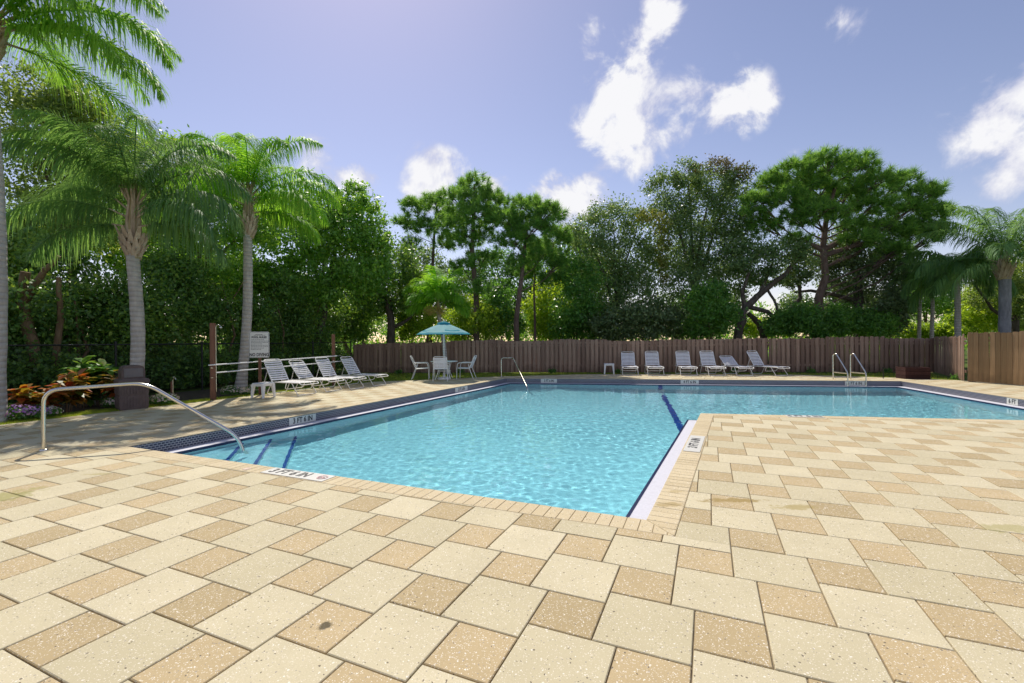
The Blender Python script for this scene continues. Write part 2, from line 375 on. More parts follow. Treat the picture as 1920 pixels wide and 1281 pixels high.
M['rust_leaf'] = leaf_mat('rusty_leaf', [(.05, .065, .028), (.09, .085, .035), (.13, .095, .04)], .4, .45, 1.4, boost=1.5, warm=1.0)
M['pine_leaf'] = leaf_mat('pine_needles', [(.016, .050, .016), (.032, .092, .022), (.062, .150, .032), (.11, .22, .055)], .44, .42, 1.8, .35, nscale=2.6, boost=2.6, warm=1.22)
M['lime_leaf'] = leaf_mat('lime_leaf', [(.045, .10, .012), (.085, .17, .02), (.14, .25, .03), (.20, .30, .04)], .5, .4, 2.0)
M['shrub_leaf'] = leaf_mat('shrub_leaf', [(.018, .062, .018), (.035, .105, .024), (.065, .16, .03)], .42, .36, 1.9, boost=2.3)
M['grass'] = leaf_mat('grass', [(.060, .11, .016), (.10, .165, .024), (.16, .23, .04)], .4, .6, 1.6, .2, boost=2.6, warm=1.25)
M['croton_leaf'] = leaf_mat('croton_leaf', [(.035, .085, .02), (.10, .13, .02), (.34, .20, .03), (.40, .085, .03), (.28, .05, .035)], .38, .35, 1.4, .5, nscale=3, boost=1.15, warm=1.0)
M['croton_green'] = leaf_mat('croton_green_leaf', [(.022, .075, .022), (.035, .115, .03), (.07, .15, .03), (.30, .17, .03)], .38, .32, 1.6, .5, nscale=3, boost=2.2)
M['bloom_white'] = leaf_mat('pale_blossom', [(.75, .66, .72), (.80, .74, .76), (.66, .42, .55)], .35, .6, 1.0, .2, nscale=8, boost=1.0, warm=1.0)
M['bloom_purple'] = leaf_mat('purple_blossom', [(.26, .10, .50), (.40, .20, .62), (.60, .45, .70)], .35, .6, 1.0, .2, nscale=8, boost=1.0, warm=1.0)
M['seed'] = leaf_mat('seed_spray', [(.22, .22, .08), (.30, .29, .12)], .3, .6, 1.2, .2)
def flat(name, c, rough=.7, trans=0):
    mt, N, L, b = new_mat(name); tc = N.new('ShaderNodeTexCoord').outputs['Object']
    L.new(mixc(N, L, maprange(N, L, noise(N, L, tc, 5), .3, .7), tuple(x*.92 for x in c), c), b.inputs['Base Color']); b.inputs['Roughness'].default_value = rough
    if trans:
        tr = N.new('ShaderNodeBsdfTranslucent'); tr.inputs[0].default_value = (*c, 1)
        mx = N.new('ShaderNodeMixShader'); mx.inputs[0].default_value = trans
        L.new(b.outputs[0], mx.inputs[1]); L.new(tr.outputs[0], mx.inputs[2]); L.new(mx.outputs[0], N['Material Output'].inputs[0])
    return mt
M['aqua'] = flat('aqua_canvas', (.42, .78, .84), .8, .55); M['teal'] = flat('teal_canvas', (.05, .42, .54), .8, .5)
def water_mat():
    mt, N, L, b = new_mat('pool_water')
    b.inputs['Base Color'].default_value = (.37, .80, .92, 1); b.inputs['Transmission Weight'].default_value = 1; b.inputs['Roughness'].default_value = 0; b.inputs['IOR'].default_value = 1.33
    return mt
M['water'] = water_mat()

# ------------------------------------------------------------------ the pool outline (deck level, inner edge of the coping)
def v2(p): return Vector((p.x, p.y))
A = v2(G(239, 837)); B = v2(G(1211, 974)); C = v2(G(1313, 775)); Fc = v2(G(950, 709)); Ec = v2(G(1690, 714.5))
dCD = (v2(G(1920, 788))-C).normalized(); dED = (v2(G(1920, 749))-Ec).normalized()
def isect(p, d, q, e):
    k = d.x*e.y-d.y*e.x; t = ((q.x-p.x)*e.y-(q.y-p.y)*e.x)/k; return p+d*t
Dc = isect(C, dCD, Ec, dED)
POOL = [A, B, C, Dc, Ec, Fc]                    # counter-clockwise seen from above
def area2(P): return sum(P[i].x*P[(i+1) % len(P)].y-P[(i+1) % len(P)].x*P[i].y for i in range(len(P)))/2
if area2(POOL) < 0: POOL = POOL[::-1]
def offset(P, w):                               # w > 0: outwards for a ccw polygon
    n = len(P); out = []
    for i in range(n):
        a, b, c = P[i-1], P[i], P[(i+1) % n]
        d1 = (b-a).normalized(); d2 = (c-b).normalized()
        n1 = Vector((d1.y, -d1.x)); n2 = Vector((d2.y, -d2.x))
        out.append(isect(b+n1*w, d1, b+n2*w, d2))
    return out
COPE_W = .26
POOL_OUT = offset(POOL, COPE_W)
LEDGE_W, LEDGE_Z, WATER_Z = .27, -.185, -.215
POOL_IN = offset(POOL, -LEDGE_W)
def clip(poly, p, d, keep_left=True):
    """clip a convex polygon by a line"""
    out = []; n = len(poly)
    side = lambda q: (d.x*(q.y-p.y)-d.y*(q.x-p.x))*(1 if keep_left else -1)
    for i in range(n):
        a, b = poly[i], poly[(i+1) % n]; sa, sb = side(a), side(b)
        if sa >= 0: out.append(a)
        if (sa > 0 and sb < 0) or (sa < 0 and sb > 0): out.append(a+(b-a)*(sa/(sa-sb)))
    return out
def parea(P): return abs(area2(P)) if len(P) > 2 else 0
# deck outline: left edge along the lawn, far edge before the fence, right and behind the viewer out of view
DECK = [v2(G(1817, 714)), v2(G(1697, 709)), v2(G(1500, 703)), v2(G(1300, 701.3)), v2(G(1100, 702)), v2(G(939, 706)), v2(G(812, 711.5)), v2(G(700, 716)), v2(G(392, 751.5)), v2(G(207, 772.5)), v2(G(0, 797))]
ext = (DECK[-1]-DECK[-2]).normalized(); DECK.append(DECK[-1]+ext*7.5)
DECK += [Vector((-13.0, -3.5)), Vector((15.5, -3.5)), Vector((17.2, 4.0)), Vector((16.9, 13.0))]
if area2(DECK) < 0: DECK = DECK[::-1]
def sheet(name, outer, holes, z, mat, parent=None):
    loops = [[Vector((p.x, p.y, z)) for p in outer]]+[[Vector((p.x, p.y, z)) for p in h] for h in holes]
    tris = tessellate_polygon(loops); vs = [v for l in loops for v in l]
    fs = []
    for t in tris:
        a, b, c = (vs[i] for i in t)
        fs.append(tuple(t) if (b-a).cross(c-a).z > 0 else tuple(t[::-1]))
    me = bpy.data.meshes.new(name); me.from_pydata(vs, [], fs); me.materials.append(mat); me.update()
    return link(name, me, parent)

# ------------------------------------------------------------------ the setting
def ground_mat():
    mt, N, L, b = new_mat('lawn_ground'); P = wpos(N)
    c = mixc(N, L, maprange(N, L, noise(N, L, P, 1.2, 5), .3, .7), (.065, .105, .02), (.12, .165, .035))
    c = mixc(N, L, maprange(N, L, noise(N, L, P, 40, 3), .4, .7, 0, .5), c, (.05, .07, .02))
    L.new(c, b.inputs['Base Color']); b.inputs['Roughness'].default_value = .95; b.inputs['Specular IOR Level'].default_value = .1
    return mt
M['lawn'] = ground_mat()
big = [Vector((-900, -900)), Vector((900, -900)), Vector((900, 900)), Vector((-900, 900))]
gr = sheet('ground', big, [offset(POOL, .12)], -.03, M['lawn']); tag(gr, 'green lawn ground around the pool deck', kind='structure')
deck = sheet('deck', DECK, [offset(POOL, .10)], -.012, M['grout']); tag(deck, 'sand joints under the paved pool deck', kind='structure')

# pavers: squares of two sizes laid in a hopscotch bond
TS = CAM_H/3.19337; TB = .730992; TYAW = -.4113176; TX, TY = -.871548*TS, 5.261749*TS
cy, sy = math.cos(TYAW), math.sin(TYAW)
def tile_w(x, y):
    x *= TS; y *= TS; return Vector((cy*x-sy*y+TX, sy*x+cy*y+TY))
def inside(P, q):
    r = False; n = len(P)
    for i in range(n):
        a, b = P[i], P[(i+1) % n]
        if (a.y > q.y) != (b.y > q.y) and q.x < (b.x-a.x)*(q.y-a.y)/(b.y-a.y)+a.x: r = not r
    return r
PO = POOL_OUT
nPO = len(PO)
iB = min(range(nPO), key=lambda i: (PO[i]-B).length); iC = min(range(nPO), key=lambda i: (PO[i]-C).length); iA = min(range(nPO), key=lambda i: (PO[i]-A).length)
iD = min(range(nPO), key=lambda i: (PO[i]-Dc).length); iE = min(range(nPO), key=lambda i: (PO[i]-Ec).length); iF = min(range(nPO), key=lambda i: (PO[i]-Fc).length)
a_, b_, c_, d_, e_, f_ = PO[iA], PO[iB], PO[iC], PO[iD], PO[iE], PO[iF]
def lines(*spec): return [(p, (q-p).normalized(), k) for p, q, k in spec]
# convex regions outside the outline (True keeps the left side of p->q)
REGIONS = [lines((a_, b_, False)),                                              # before the near edge
           lines((a_, b_, True), (b_, c_, False), (c_, d_, False)),                # inside the L
           lines((a_, b_, True), (a_, f_, True)),                                # left of the left edge
           lines((a_, f_, False), (f_, e_, True)),                               # beyond the far edge
           lines((a_, b_, True), (f_, e_, False), (e_, d_, True), (c_, d_, True))]    # right of the right edge
REGIONS[1] = lines((a_, b_, True), (b_, c_, False), (c_, d_, False))
def deck_pieces(poly):
    """parts of a convex polygon that lie on the deck outside the coping"""
    res = []
    for reg in REGIONS:
        q = poly
        for p, d, k in reg:
            q = clip(q, p, d, k)
            if len(q) < 3: break
        if len(q) >= 3 and parea(q) > 4e-4: res.append(q)
    return res
def convexify(pieces): return pieces
DECK_N = len(DECK)
def trim_deck(q):
    """trim at the deck's own rim: the rim is gentle, so cut by each rim segment near the piece"""
    cen = sum(q, Vector((0, 0)))/len(q)
    for i in range(DECK_N):
        p, r = DECK[i], DECK[(i+1) % DECK_N]; d = r-p; t = max(0, min(1, (cen-p).dot(d)/d.length_squared))
        if (p+d*t-cen).length < .75:
            q = clip(q, p, d.normalized(), True)
            if len(q) < 3: return []
    return q
def to_px(p, z=0):
    v = Vector((p.x, p.y, z))-Vector((0, 0, CAM_H)); dd = v.dot(FWD)
    if dd < .3: return None
    return (960+F_PX*v.dot(RIGHT)/dd, 640.5-F_PX*v.dot(UP)/dd)
def screen_area(q):
    P = [to_px(p) for p in q]
    if any(p is None for p in P): return 0
    ins = sum(1 for p in P if -40 < p[0] < 1960 and p[1] < 1330)
    if ins == 0: return 0
    return abs(sum(P[i][0]*P[(i+1) % len(P)][1]-P[(i+1) % len(P)][0]*P[i][1] for i in range(len(P))))/2*ins/len(P)
def slab(mb, q, z0, z1, ch=.004):
    n = len(q); cen = sum(q, Vector((0, 0)))/n
    inn = [p+(cen-p).normalized()*ch*1.4 for p in q]
    vs = [(p.x, p.y, z0) for p in q]+[(p.x, p.y, z1-ch) for p in q]+[(p.x, p.y, z1) for p in inn]
    fs = [tuple(range(2*n, 3*n))]
    for i in range(n):
        j = (i+1) % n; fs.append((i, j, n+j, n+i)); fs.append((n+i, n+j, 2*n+j, 2*n+i))
    mb.add(vs, fs)
JOINT = .0042/TS
entries = []
RNG = 62
for i in range(-RNG, RNG):
    for j in range(-RNG, RNG):
        ox, oy = i+j*TB, j-i*TB
        for kind, (x0, y0, s) in (('light', (ox, oy, 1.0)), ('tan', (ox+1-TB, oy-TB, TB))):
            cen = tile_w(x0+s/2, y0+s/2)
            if abs(cen.x) > 20 or cen.y < -1.5 or cen.y > 23: continue
            if cen.y < abs(cen.x)/1.25-2.8: continue                      # outside the view
            q = [tile_w(x0+JOINT, y0+JOINT), tile_w(x0+s-JOINT, y0+JOINT), tile_w(x0+s-JOINT, y0+s-JOINT), tile_w(x0+JOINT, y0+s-JOINT)]
            if not any(inside(DECK, p) for p in q): continue
            pcs = deck_pieces(q)
            if abs(sum(parea(x) for x in pcs)-parea(q)) < 1e-5: pcs = [q]
            for pc in pcs:
                whole = len(pcs) == 1 and abs(parea(pc)-parea(q)) < 1e-6
                pc2 = trim_deck(pc)
                if len(pc2) < 3 or parea(pc2) < 4e-4: continue
                if abs(parea(pc2)-parea(pc)) > 1e-6: whole = False
                entries.append((screen_area(pc2), kind, pc2, whole, cen))
entries.sort(key=lambda e: -e[0])
full = {}
for kind, s in (('light', 1.0), ('tan', TB)):
    hs = s*TS/2-JOINT*TS; mb = MB(); slab(mb, [Vector((-hs, -hs)), Vector((hs, -hs)), Vector((hs, hs)), Vector((-hs, hs))], -.03, 0)
    full[kind] = mb.mesh('paver_'+kind, M['paver_'+kind])
stuff = {'light': MB(), 'tan': MB()}
for n, (sa, kind, q, whole, cen) in enumerate(entries):
    dz = random.uniform(-.0012, .0012)
    if n < 300:
        if whole: link('paver', full[kind], deck, (cen.x, cen.y, dz), TYAW)
        else:
            mb = MB(); slab(mb, [p-cen for p in q], -.03, 0); mb.build('paver', M['paver_'+kind], deck, (cen.x, cen.y, dz))
    else: slab(stuff[kind], q, -.03, dz)
for kind in stuff: tag(stuff[kind].build('paver_field', M['paver_'+kind], deck), kind='stuff')

# coping bricks
cope_e = []
for i in range(len(POOL)):
    p0, p1 = POOL[i], POOL[(i+1) % len(POOL)]; q0, q1 = POOL_OUT[i], POOL_OUT[(i+1) % len(POOL)]
    d = (p1-p0).normalized(); nn = Vector((d.y, -d.x)); Ln = (p1-p0).length; st = .112; jt = .0013
    m0 = (q0-p0).normalized(); m1 = (q1-p1).normalized()
    for k in range(-3, int(Ln/st)+4):
        q = [p0+d*(k*st+jt)+nn*.004, p0+d*(k*st+st-jt)+nn*.004, p0+d*(k*st+st-jt)+nn*(COPE_W-.004), p0+d*(k*st+jt)+nn*(COPE_W-.004)]
        if area2(q) < 0: q = q[::-1]
        q = clip(q, p0, m0, True)
        if len(q) > 2: q = clip(q, p1, m1, False)
        if len(q) < 3 or parea(q) < 8e-4:
            continue
        cen = sum(q, Vector((0, 0)))/len(q)
        cope_e.append((screen_area(q) if cen.y > .5 else 0, q, cen))
cope_e.sort(key=lambda e: -e[0])
coping = sheet('coping', offset(POOL, COPE_W-.012), [offset(POOL, .012)], -.0105, M['grout_pale']); tag(coping, 'narrow cream bricks edging the pool', kind='structure')
cst = MB()
for n, (sa, q, cen) in enumerate(cope_e):
    if n < 300:
        mb = MB(); slab(mb, [p-cen for p in q], -.055, .0, .005); mb.build('coping_brick', M['coping'], coping, (cen.x, cen.y, random.uniform(-.001, .001)+.001))
    else: slab(cst, q, -.055, .001, .005)
tag(cst.build('coping_brick_run', M['coping'], coping), kind='stuff')

# pool shell
def wall_ring(name, P, z0, z1, mat, parent, uv=False):
    vs, fs, uvs = [], [], []; run = 0
    n = len(P)
    for i in range(n):
        a, b = P[i], P[(i+1) % n]; l = (b-a).length; k = len(vs)
        vs += [(a.x, a.y, z0), (b.x, b.y, z0), (b.x, b.y, z1), (a.x, a.y, z1)]; fs.append((k+3, k+2, k+1, k))
        uvs += [(run, z1), (run+l, z1), (run+l, z0), (run, z0)]; run += l
    me = bpy.data.meshes.new(name); me.from_pydata(vs, [], fs); me.materials.append(mat)
    if uv:
        ul = me.uv_layers.new(name='UVMap')
        order = []
        for f in me.polygons:
            for li in f.loop_indices:
                vi = me.loops[li].vertex_index; q = vi // 4; c = vi % 4
                r0 = sum(((P[(t+1) % n]-P[t]).length) for t in range(q)); l = (P[(q+1) % n]-P[q]).length
                ul.data[li].uv = (r0+(l if c in (1, 2) else 0), (z0 if c in (0, 1) else z1)+5)
    me.update(); return link(name, me, parent)
shell = empty('pool_shell', (0, 0, 0)); tag(shell, 'tiled pool basin with navy mosaic band and pale plaster floor', kind='structure')
wall_ring('mosaic_band', offset(POOL, .002), LEDGE_Z-.01, -.012, M['band'], shell, True)
sheet('gutter_ledge', offset(POOL, .01), [offset(POOL_IN, .03)], LEDGE_Z, M['ledge'], shell)
sheet('ledge_nosing', offset(POOL_IN, .032), [POOL_IN], LEDGE_Z+.004, M['nosing'], shell)
wall_ring('nosing_face', offset(POOL_IN, .001), LEDGE_Z-.06, LEDGE_Z+.004, M['nosing'], shell)
FLOOR_S, FLOOR_D = -1.15, -1.75
wall_ring('basin_wall', offset(POOL_IN, .004), -2.0, LEDGE_Z-.055, M['plaster'], shell)
# sloping floor: shallow on the near left, deep on the right
fl = sheet('basin_floor', offset(POOL_IN, .01), [], 0, M['plaster'], shell)
bm = bmesh.new(); bm.from_mesh(fl.data)
bmesh.ops.subdivide_edges(bm, edges=bm.edges[:], cuts=12, use_grid_fill=True)
def floor_z(x, y):
    t = (x-1.0)/6.0; t = max(0, min(1, t)); t = t*t*(3-2*t); return FLOOR_S+(FLOOR_D-FLOOR_S)*t
for v in bm.verts: v.co.z = floor_z(v.co.x, v.co.y)
bm.to_mesh(fl.data); bm.free()
# lane line of navy tiles on the floor and up the far wall
l0 = v2(G(1284, 775)); l1 = v2(G(1238, 716))
PIi = POOL_IN
iCi = min(range(len(PIi)), key=lambda i: (PIi[i]-C).length)
l0 = PIi[iCi]+Vector((-.05, .1))
iF2 = min(range(len(PIi)), key=lambda i: (PIi[i]-Fc).length); iE2 = min(range(len(PIi)), key=lambda i: (PIi[i]-Ec).length)
l1 = isect(Vector((0, 0)), (v2(G(1238, 716))).normalized(), PIi[iF2], (PIi[iE2]-PIi[iF2]).normalized())
dl = (l1-l0).normalized(); nl = Vector((dl.y, -dl.x))*.075
vs, fs = [], []
for k in range(25):
    p = l0+(l1-l0)*(k/24)
    for s in (-1, 1):
        q = p+nl*s; vs.append((q.x, q.y, floor_z(q.x, q.y)+.006))
    if k: fs.append((2*k-2, 2*k-1, 2*k+1, 2*k))
k = len(vs)
for s in (-1, 1):
    q = l1+nl*s-dl*.012; vs += [(q.x, q.y, floor_z(q.x, q.y)), (q.x, q.y, LEDGE_Z-.06)]
fs.append((k, k+2, k+3, k+1))
me = bpy.data.meshes.new('lane_line'); me.from_pydata(vs, [], fs); me.materials.append(M['lane']); me.update(); link('lane_line', me, shell)
# corner steps, cut diagonally across the near left corner
ai = PIi[min(range(len(PIi)), key=lambda i: (PIi[i]-A).length)]
du = (B-A).normalized(); dv = (Fc-A).normalized()
for k, (s, z) in enumerate(((1.30, -.40), (1.85, -.62), (2.40, -.86))):
    e = .012
    tri = [ai+du*e+dv*e, ai+du*s+dv*e, ai+dv*s+du*e]
    mb = MB(); vs = [(p.x, p.y, -1.9) for p in tri]+[(p.x, p.y, z) for p in tri]
    mb.add(vs, [(3, 4, 5), (1, 2, 5, 4), (0, 1, 4, 3), (2, 0, 3, 5)]); mb.build('step', M['plaster'], shell)
    p0, p1 = tri[1], tri[2]; dd = (p1-p0).normalized(); nn = Vector((-dd.y, dd.x))
    if (ai-p0).dot(nn) < 0: nn = -nn
    q = [p0-nn*.004, p1-nn*.004, p1+nn*.045, p0+nn*.045]
    if area2(q) < 0: q = q[::-1]
    mb = MB(); slab(mb, q, z-.05, z+.005, .002); mb.build('step_nosing', M['lane'], shell)
# water
def water_surface():
    rs = np.random.default_rng(1); P = offset(POOL_IN, .025); g = .0225
    xs = np.arange(min(p.x for p in P)-.1, max(p.x for p in P)+.1, g); ys = np.arange(min(p.y for p in P)-.1, max(p.y for p in P)+.1, g)
    X, Y = np.meshgrid(xs, ys); Z = np.zeros_like(X)
    for k in range(64):
        lam = .085*2**rs.uniform(0, 2.0); a = rs.uniform(0, 2*PI); kx, ky = 2*PI/lam*math.cos(a), 2*PI/lam*math.sin(a)
        Z += lam*.00085*np.sin(kx*X+ky*Y+rs.uniform(0, 7))
    Z *= .75+.35*np.sin(X*.9+1.3*np.sin(Y*.7))*np.sin(Y*.8)
    nx, ny = len(xs), len(ys); V = np.stack([X, Y, Z+WATER_Z], -1).reshape(-1, 3); idx = np.arange(nx*ny).reshape(ny, nx)
    Fq = np.stack([idx[:-1, :-1], idx[:-1, 1:], idx[1:, 1:], idx[1:, :-1]], -1).reshape(-1, 4); cc = V[Fq].mean(1); ins = np.zeros(len(cc), bool)
    for i in range(len(P)):
        a, b = P[i], P[(i+1) % len(P)]
        ins ^= ((a.y > cc[:, 1]) != (b.y > cc[:, 1])) & (cc[:, 0] < (b.x-a.x)*(cc[:, 1]-a.y)/(b.y-a.y)+a.x)
    Fq = Fq[ins]; used = np.unique(Fq); mp = np.full(len(V), -1); mp[used] = np.arange(len(used))
    return link('water', np_mesh('water', V[used], mp[Fq], M['water'], True))
wat = water_surface(); tag(wat, 'clear turquoise rippled water filling the pool', kind='structure')
# sunlight refracts through the ripples onto the basin
wat.cycles.is_caustics_caster = True
for ch in shell.children: ch.cycles.is_caustics_receiver = True
sun_d.cycles.is_caustics_light = True; scene.cycles.caustics_refractive = True

# ------------------------------------------------------------------ fences
def board_mesh(name, h, w, mat, t=.018, dog=.03):
    mb = MB(); x = w/2
    prof = [(-x, 0), (x, 0), (x, h-dog), (x-dog, h), (-x+dog, h), (-x, h-dog)]
    n = len(prof); vs = [(p[0], -t/2, p[1]) for p in prof]+[(p[0], t/2, p[1]) for p in prof]
    fs = [tuple(range(n)), tuple(range(2*n-1, n-1, -1))]+[(i, n+i, n+(i+1) % n, (i+1) % n) for i in range(n)]
    mb.add(vs, fs); return mb.mesh(name, mat)
def shadowbox(name, p0, p1, hts, label, mat, pitch=.205, w=.132, post_gap=2.4, base=0.0, back=True, seed=1, missing=()):
    rnd = random.Random(seed)
    d = p1-p0; Ln = d.length; d = d/Ln; ang = math.atan2(d.y, d.x); nrm = Vector((d.y, -d.x))
    if nrm.dot(-(p0+p1)/2) < 0: nrm = -nrm                      # towards the pool
    root = empty(name, (p0.x, p0.y, 0), 0, label, 'fence')
    def H(t):
        t = max(0, min(.9999, t))*(len(hts)-1); i = int(t); return hts[i]+(hts[i+1]-hts[i])*(t-i)
    meshes = {}
    def bm_(h):
        k = round(h*50)
        if k not in meshes: meshes[k] = board_mesh('board', k/50, w, mat)
        return meshes[k]
    n = int(Ln/pitch)
    for k in range(n):
        for side in ((1, -1) if back else (1,)):
            s = (k+(.5 if side > 0 else 1.0))*pitch
            if s > Ln or (k in missing and side > 0): continue
            q = d*s+nrm*(.032*side); h = H(s/Ln)-.04+rnd.uniform(-.016, .022)+.035*math.sin(int(s/2.4)*2.7+seed)
            o = link('board', bm_(h), root, (q.x, q.y, base+.03), ang)
            o.rotation_euler = (rnd.uniform(-.006, .006), rnd.uniform(-.010, .010), ang)
    np_ = max(1, int(round(Ln/post_gap)))
    for k in range(np_):
        s0, s1 = Ln*k/np_, Ln*(k+1)/np_
        for zz in (.22, .82, 1.0):
            h = H((s0+s1)/2/Ln); z = zz*h if zz < 1 else h-.14
            mb = MB(); c = d*((s0+s1)/2); mb.box((c.x, c.y, z), (s1-s0-.01, .036, .085), ang); mb.build('rail', mat, root)
    for k in range(np_+1):
        c = d*(Ln*k/np_)-nrm*.085; h = H(k/np_)
        mb = MB(); mb.box((c.x, c.y, h/2-.02), (.09, .09, h-.0), ang); mb.build('post', mat, root)
    return root
fl0 = v2(W(663, 640, 21.8)); fl1 = v2(W(1752, 640, 19.6))
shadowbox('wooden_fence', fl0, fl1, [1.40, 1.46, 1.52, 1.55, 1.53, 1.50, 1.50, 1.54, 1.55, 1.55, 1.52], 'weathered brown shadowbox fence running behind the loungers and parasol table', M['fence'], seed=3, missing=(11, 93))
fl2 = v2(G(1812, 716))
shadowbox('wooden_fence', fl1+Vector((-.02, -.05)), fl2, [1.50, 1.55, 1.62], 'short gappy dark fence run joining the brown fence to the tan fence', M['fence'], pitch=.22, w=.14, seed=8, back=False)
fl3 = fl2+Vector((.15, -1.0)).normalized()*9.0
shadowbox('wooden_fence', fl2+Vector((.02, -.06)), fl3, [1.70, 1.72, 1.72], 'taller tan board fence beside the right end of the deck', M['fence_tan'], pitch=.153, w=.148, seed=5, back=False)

# black chain-link fence before the hedge
cl0 = Vector((-13.4, 5.6)); cl1 = fl0+Vector((-.12, -.05))
def chain_link():
    d = cl1-cl0; Ln = d.length; d /= Ln
    root = empty('chain_link_fence', (cl0.x, cl0.y, 0), 0, 'black chain-link fence with top rail in front of the dark hedge', 'fence')
    H = 1.48
    np_ = 7
    for k in range(np_+1):
        c = d*(Ln*k/np_); mb = MB(); mb.tube([(c.x, c.y, -.03), (c.x, c.y, H+.06)], .03, 8); mb.lathe([(.036, 0), (.03, .03), (.001, .05)], (c.x, c.y, H+.05), 8); mb.build('post', M['black_metal'], root)
    mb = MB(); e = d*Ln; mb.tube([(0, 0, H), (e.x, e.y, H)], .021, 8); mb.build('rail', M['black_metal'], root)
    pitch = .075; w = .0022; vs = []; fs = []
    n = int((Ln+H)/pitch)
    for k in range(-int(H/pitch), int(Ln/pitch)+1):
        for s in (1, -1):
            x0 = k*pitch; x1 = x0+H*.85
            t0, t1 = max(0, -x0)/(H*.85), min(1, (Ln-x0)/(H*.85))
            if t1 <= t0: continue
            for (t, zz) in ((t0, None), (t1, None)): pass
            xa, xb = x0+t0*H*.85, x0+t1*H*.85; za, zb = t0*H, t1*H
            if s < 0: za, zb = H-za, H-zb
            i = len(vs)
            for x, z in ((xa, za), (xb, zb)):
                p = d*x; vs += [(p.x, p.y, z-w), (p.x, p.y, z+w)]
            fs.append((i, i+2, i+3, i+1))
    link('wire_mesh', np_mesh('wire_mesh', vs, fs, M['black_metal']), root)
chain_link()

# ------------------------------------------------------------------ foliage tools
def quads_from(centers, axis, side, L, Wd):
    """diamond leaves: base, left, tip, right"""
    n = len(centers); V = np.empty((n, 4, 3), np.float32)
    a = axis*L[:, None]; s = side*Wd[:, None]
    V[:, 0] = centers-a*.5; V[:, 1] = centers+s*.5-a*.05; V[:, 2] = centers+a*.5; V[:, 3] = centers-s*.5-a*.05
    return V.reshape(-1, 3), np.arange(n*4, dtype=np.int32).reshape(n, 4)
def unit(rs, n):
    v = rs.normal(size=(n, 3)); return v/np.linalg.norm(v, axis=1, keepdims=True)
def crown_points(rs, blobs, n, clump=.28, nclump=None, shell=.55):
    """blobs: (center, (rx,ry,rz)); leaves gathered in clumps so that gaps stay between"""
    vol = np.array([b[1][0]*b[1][1]*b[1][2] for b in blobs])**.75; share = vol/vol.sum()
    out = []; ctr = []
    for (c, r), sh in zip(blobs, share):
        k = int(n*sh)
        if k < 1: continue
        r = np.array(r); nc = max(6, int((nclump or 60)*sh*len(blobs)))
        u = unit(rs, nc); rad = rs.uniform(0, 1, nc)**(1/3.)*(1-shell)+shell*rs.uniform(.55, 1.12, nc)
        cc = np.array(c)+u*rad[:, None]*r
        w = rs.gamma(2.0, 1, nc); w /= w.sum()
        idx = rs.choice(nc, k, p=w)
        sz = clump*np.min(r)*rs.uniform(.6, 1.4, nc)
        p = cc[idx]+rs.normal(size=(k, 3))*sz[idx][:, None]*np.array([1, 1, .75])
        out.append(p); ctr.append(np.repeat(np.array(c)[None], k, 0))
    return np.concatenate(out), np.concatenate(ctr)
def crown_mesh(name, blobs, n, leaf, mat, seed, clump=.28, nclump=None, shell=.55, zmin=.05, aspect=.5):
    rs = np.random.default_rng(seed)
    P, Cc = crown_points(rs, blobs, n, clump, nclump, shell)
    ok = P[:, 2] > zmin; P = P[ok]; Cc = Cc[ok]; n = len(P)
    out = P-Cc; out /= (np.linalg.norm(out, axis=1, keepdims=True)+1e-6)
    ax = unit(rs, n)+out*.5+np.array([0, 0, -.35]); ax /= np.linalg.norm(ax, axis=1, keepdims=True)
    nr = unit(rs, n)*.8+out*.5+np.array([0, 0, .5]); sd = np.cross(ax, nr); sd /= (np.linalg.norm(sd, axis=1, keepdims=True)+1e-6)
    L = leaf*rs.uniform(.65, 1.35, n); V, Fq = quads_from(P, ax, sd, L, L*aspect*rs.uniform(.8, 1.2, n))
    return np_mesh(name, V, Fq, mat)
def px_blobs(lst, dist, depth=.85, yo=0):
    """ellipsoids given by the pixels they cover at a distance: (px, py, rx, ry)"""
    out = []
    rr = random.Random(len(lst)*31+int(dist*10))
    for b in lst:
        px, py, rx, ry = b[:4]; dd = dist+(b[4] if len(b) > 4 else rr.uniform(-.6, .6))
        c = W(px, py, dd); k = dd/F_PX; out.append((tuple(c), (rx*k, max(rx, ry)*k*depth, ry*k)))
    return out
def tree(name, label, base, limbs, blobs, nleaf, leaf, lmat, bmat, seed, group=None, cat='tree', r0=.2, extra=(), **kw):
    """limbs: list of paths [(point), ...] with start/end radius; all in world space"""
    root = empty(name, base, 0, label, cat, group); o = Vector(base)
    mb = MB(); rr = random.Random(seed)
    for path, ra, rb in limbs:
        P = [Vector(p)-o for p in path]; Q = []
        for i in range(len(P)-1):
            for t in (0, .33, .66): Q.append(P[i].lerp(P[i+1], t)+Vector((rr.uniform(-1, 1), rr.uniform(-1, 1), 0))*ra*.25)
        Q.append(P[-1]); n = len(Q)
        mb.tube(Q, [ra+(rb-ra)*(i/(n-1)) for i in range(n)], 9)
    if limbs: mb.build('trunk', bmat, root)
    bl = [(tuple(Vector(c)-o), r) for c, r in blobs]
    if bl: link('crown', crown_mesh('crown', bl, nleaf, leaf, lmat, seed, zmin=.05-o.z, **kw), root)
    for (nm, bl2, n2, lf2, m2) in extra:
        link(nm, crown_mesh(nm, [(tuple(Vector(c)-o), r) for c, r in bl2], n2, lf2, m2, seed+77, zmin=-o.z), root)
    return root
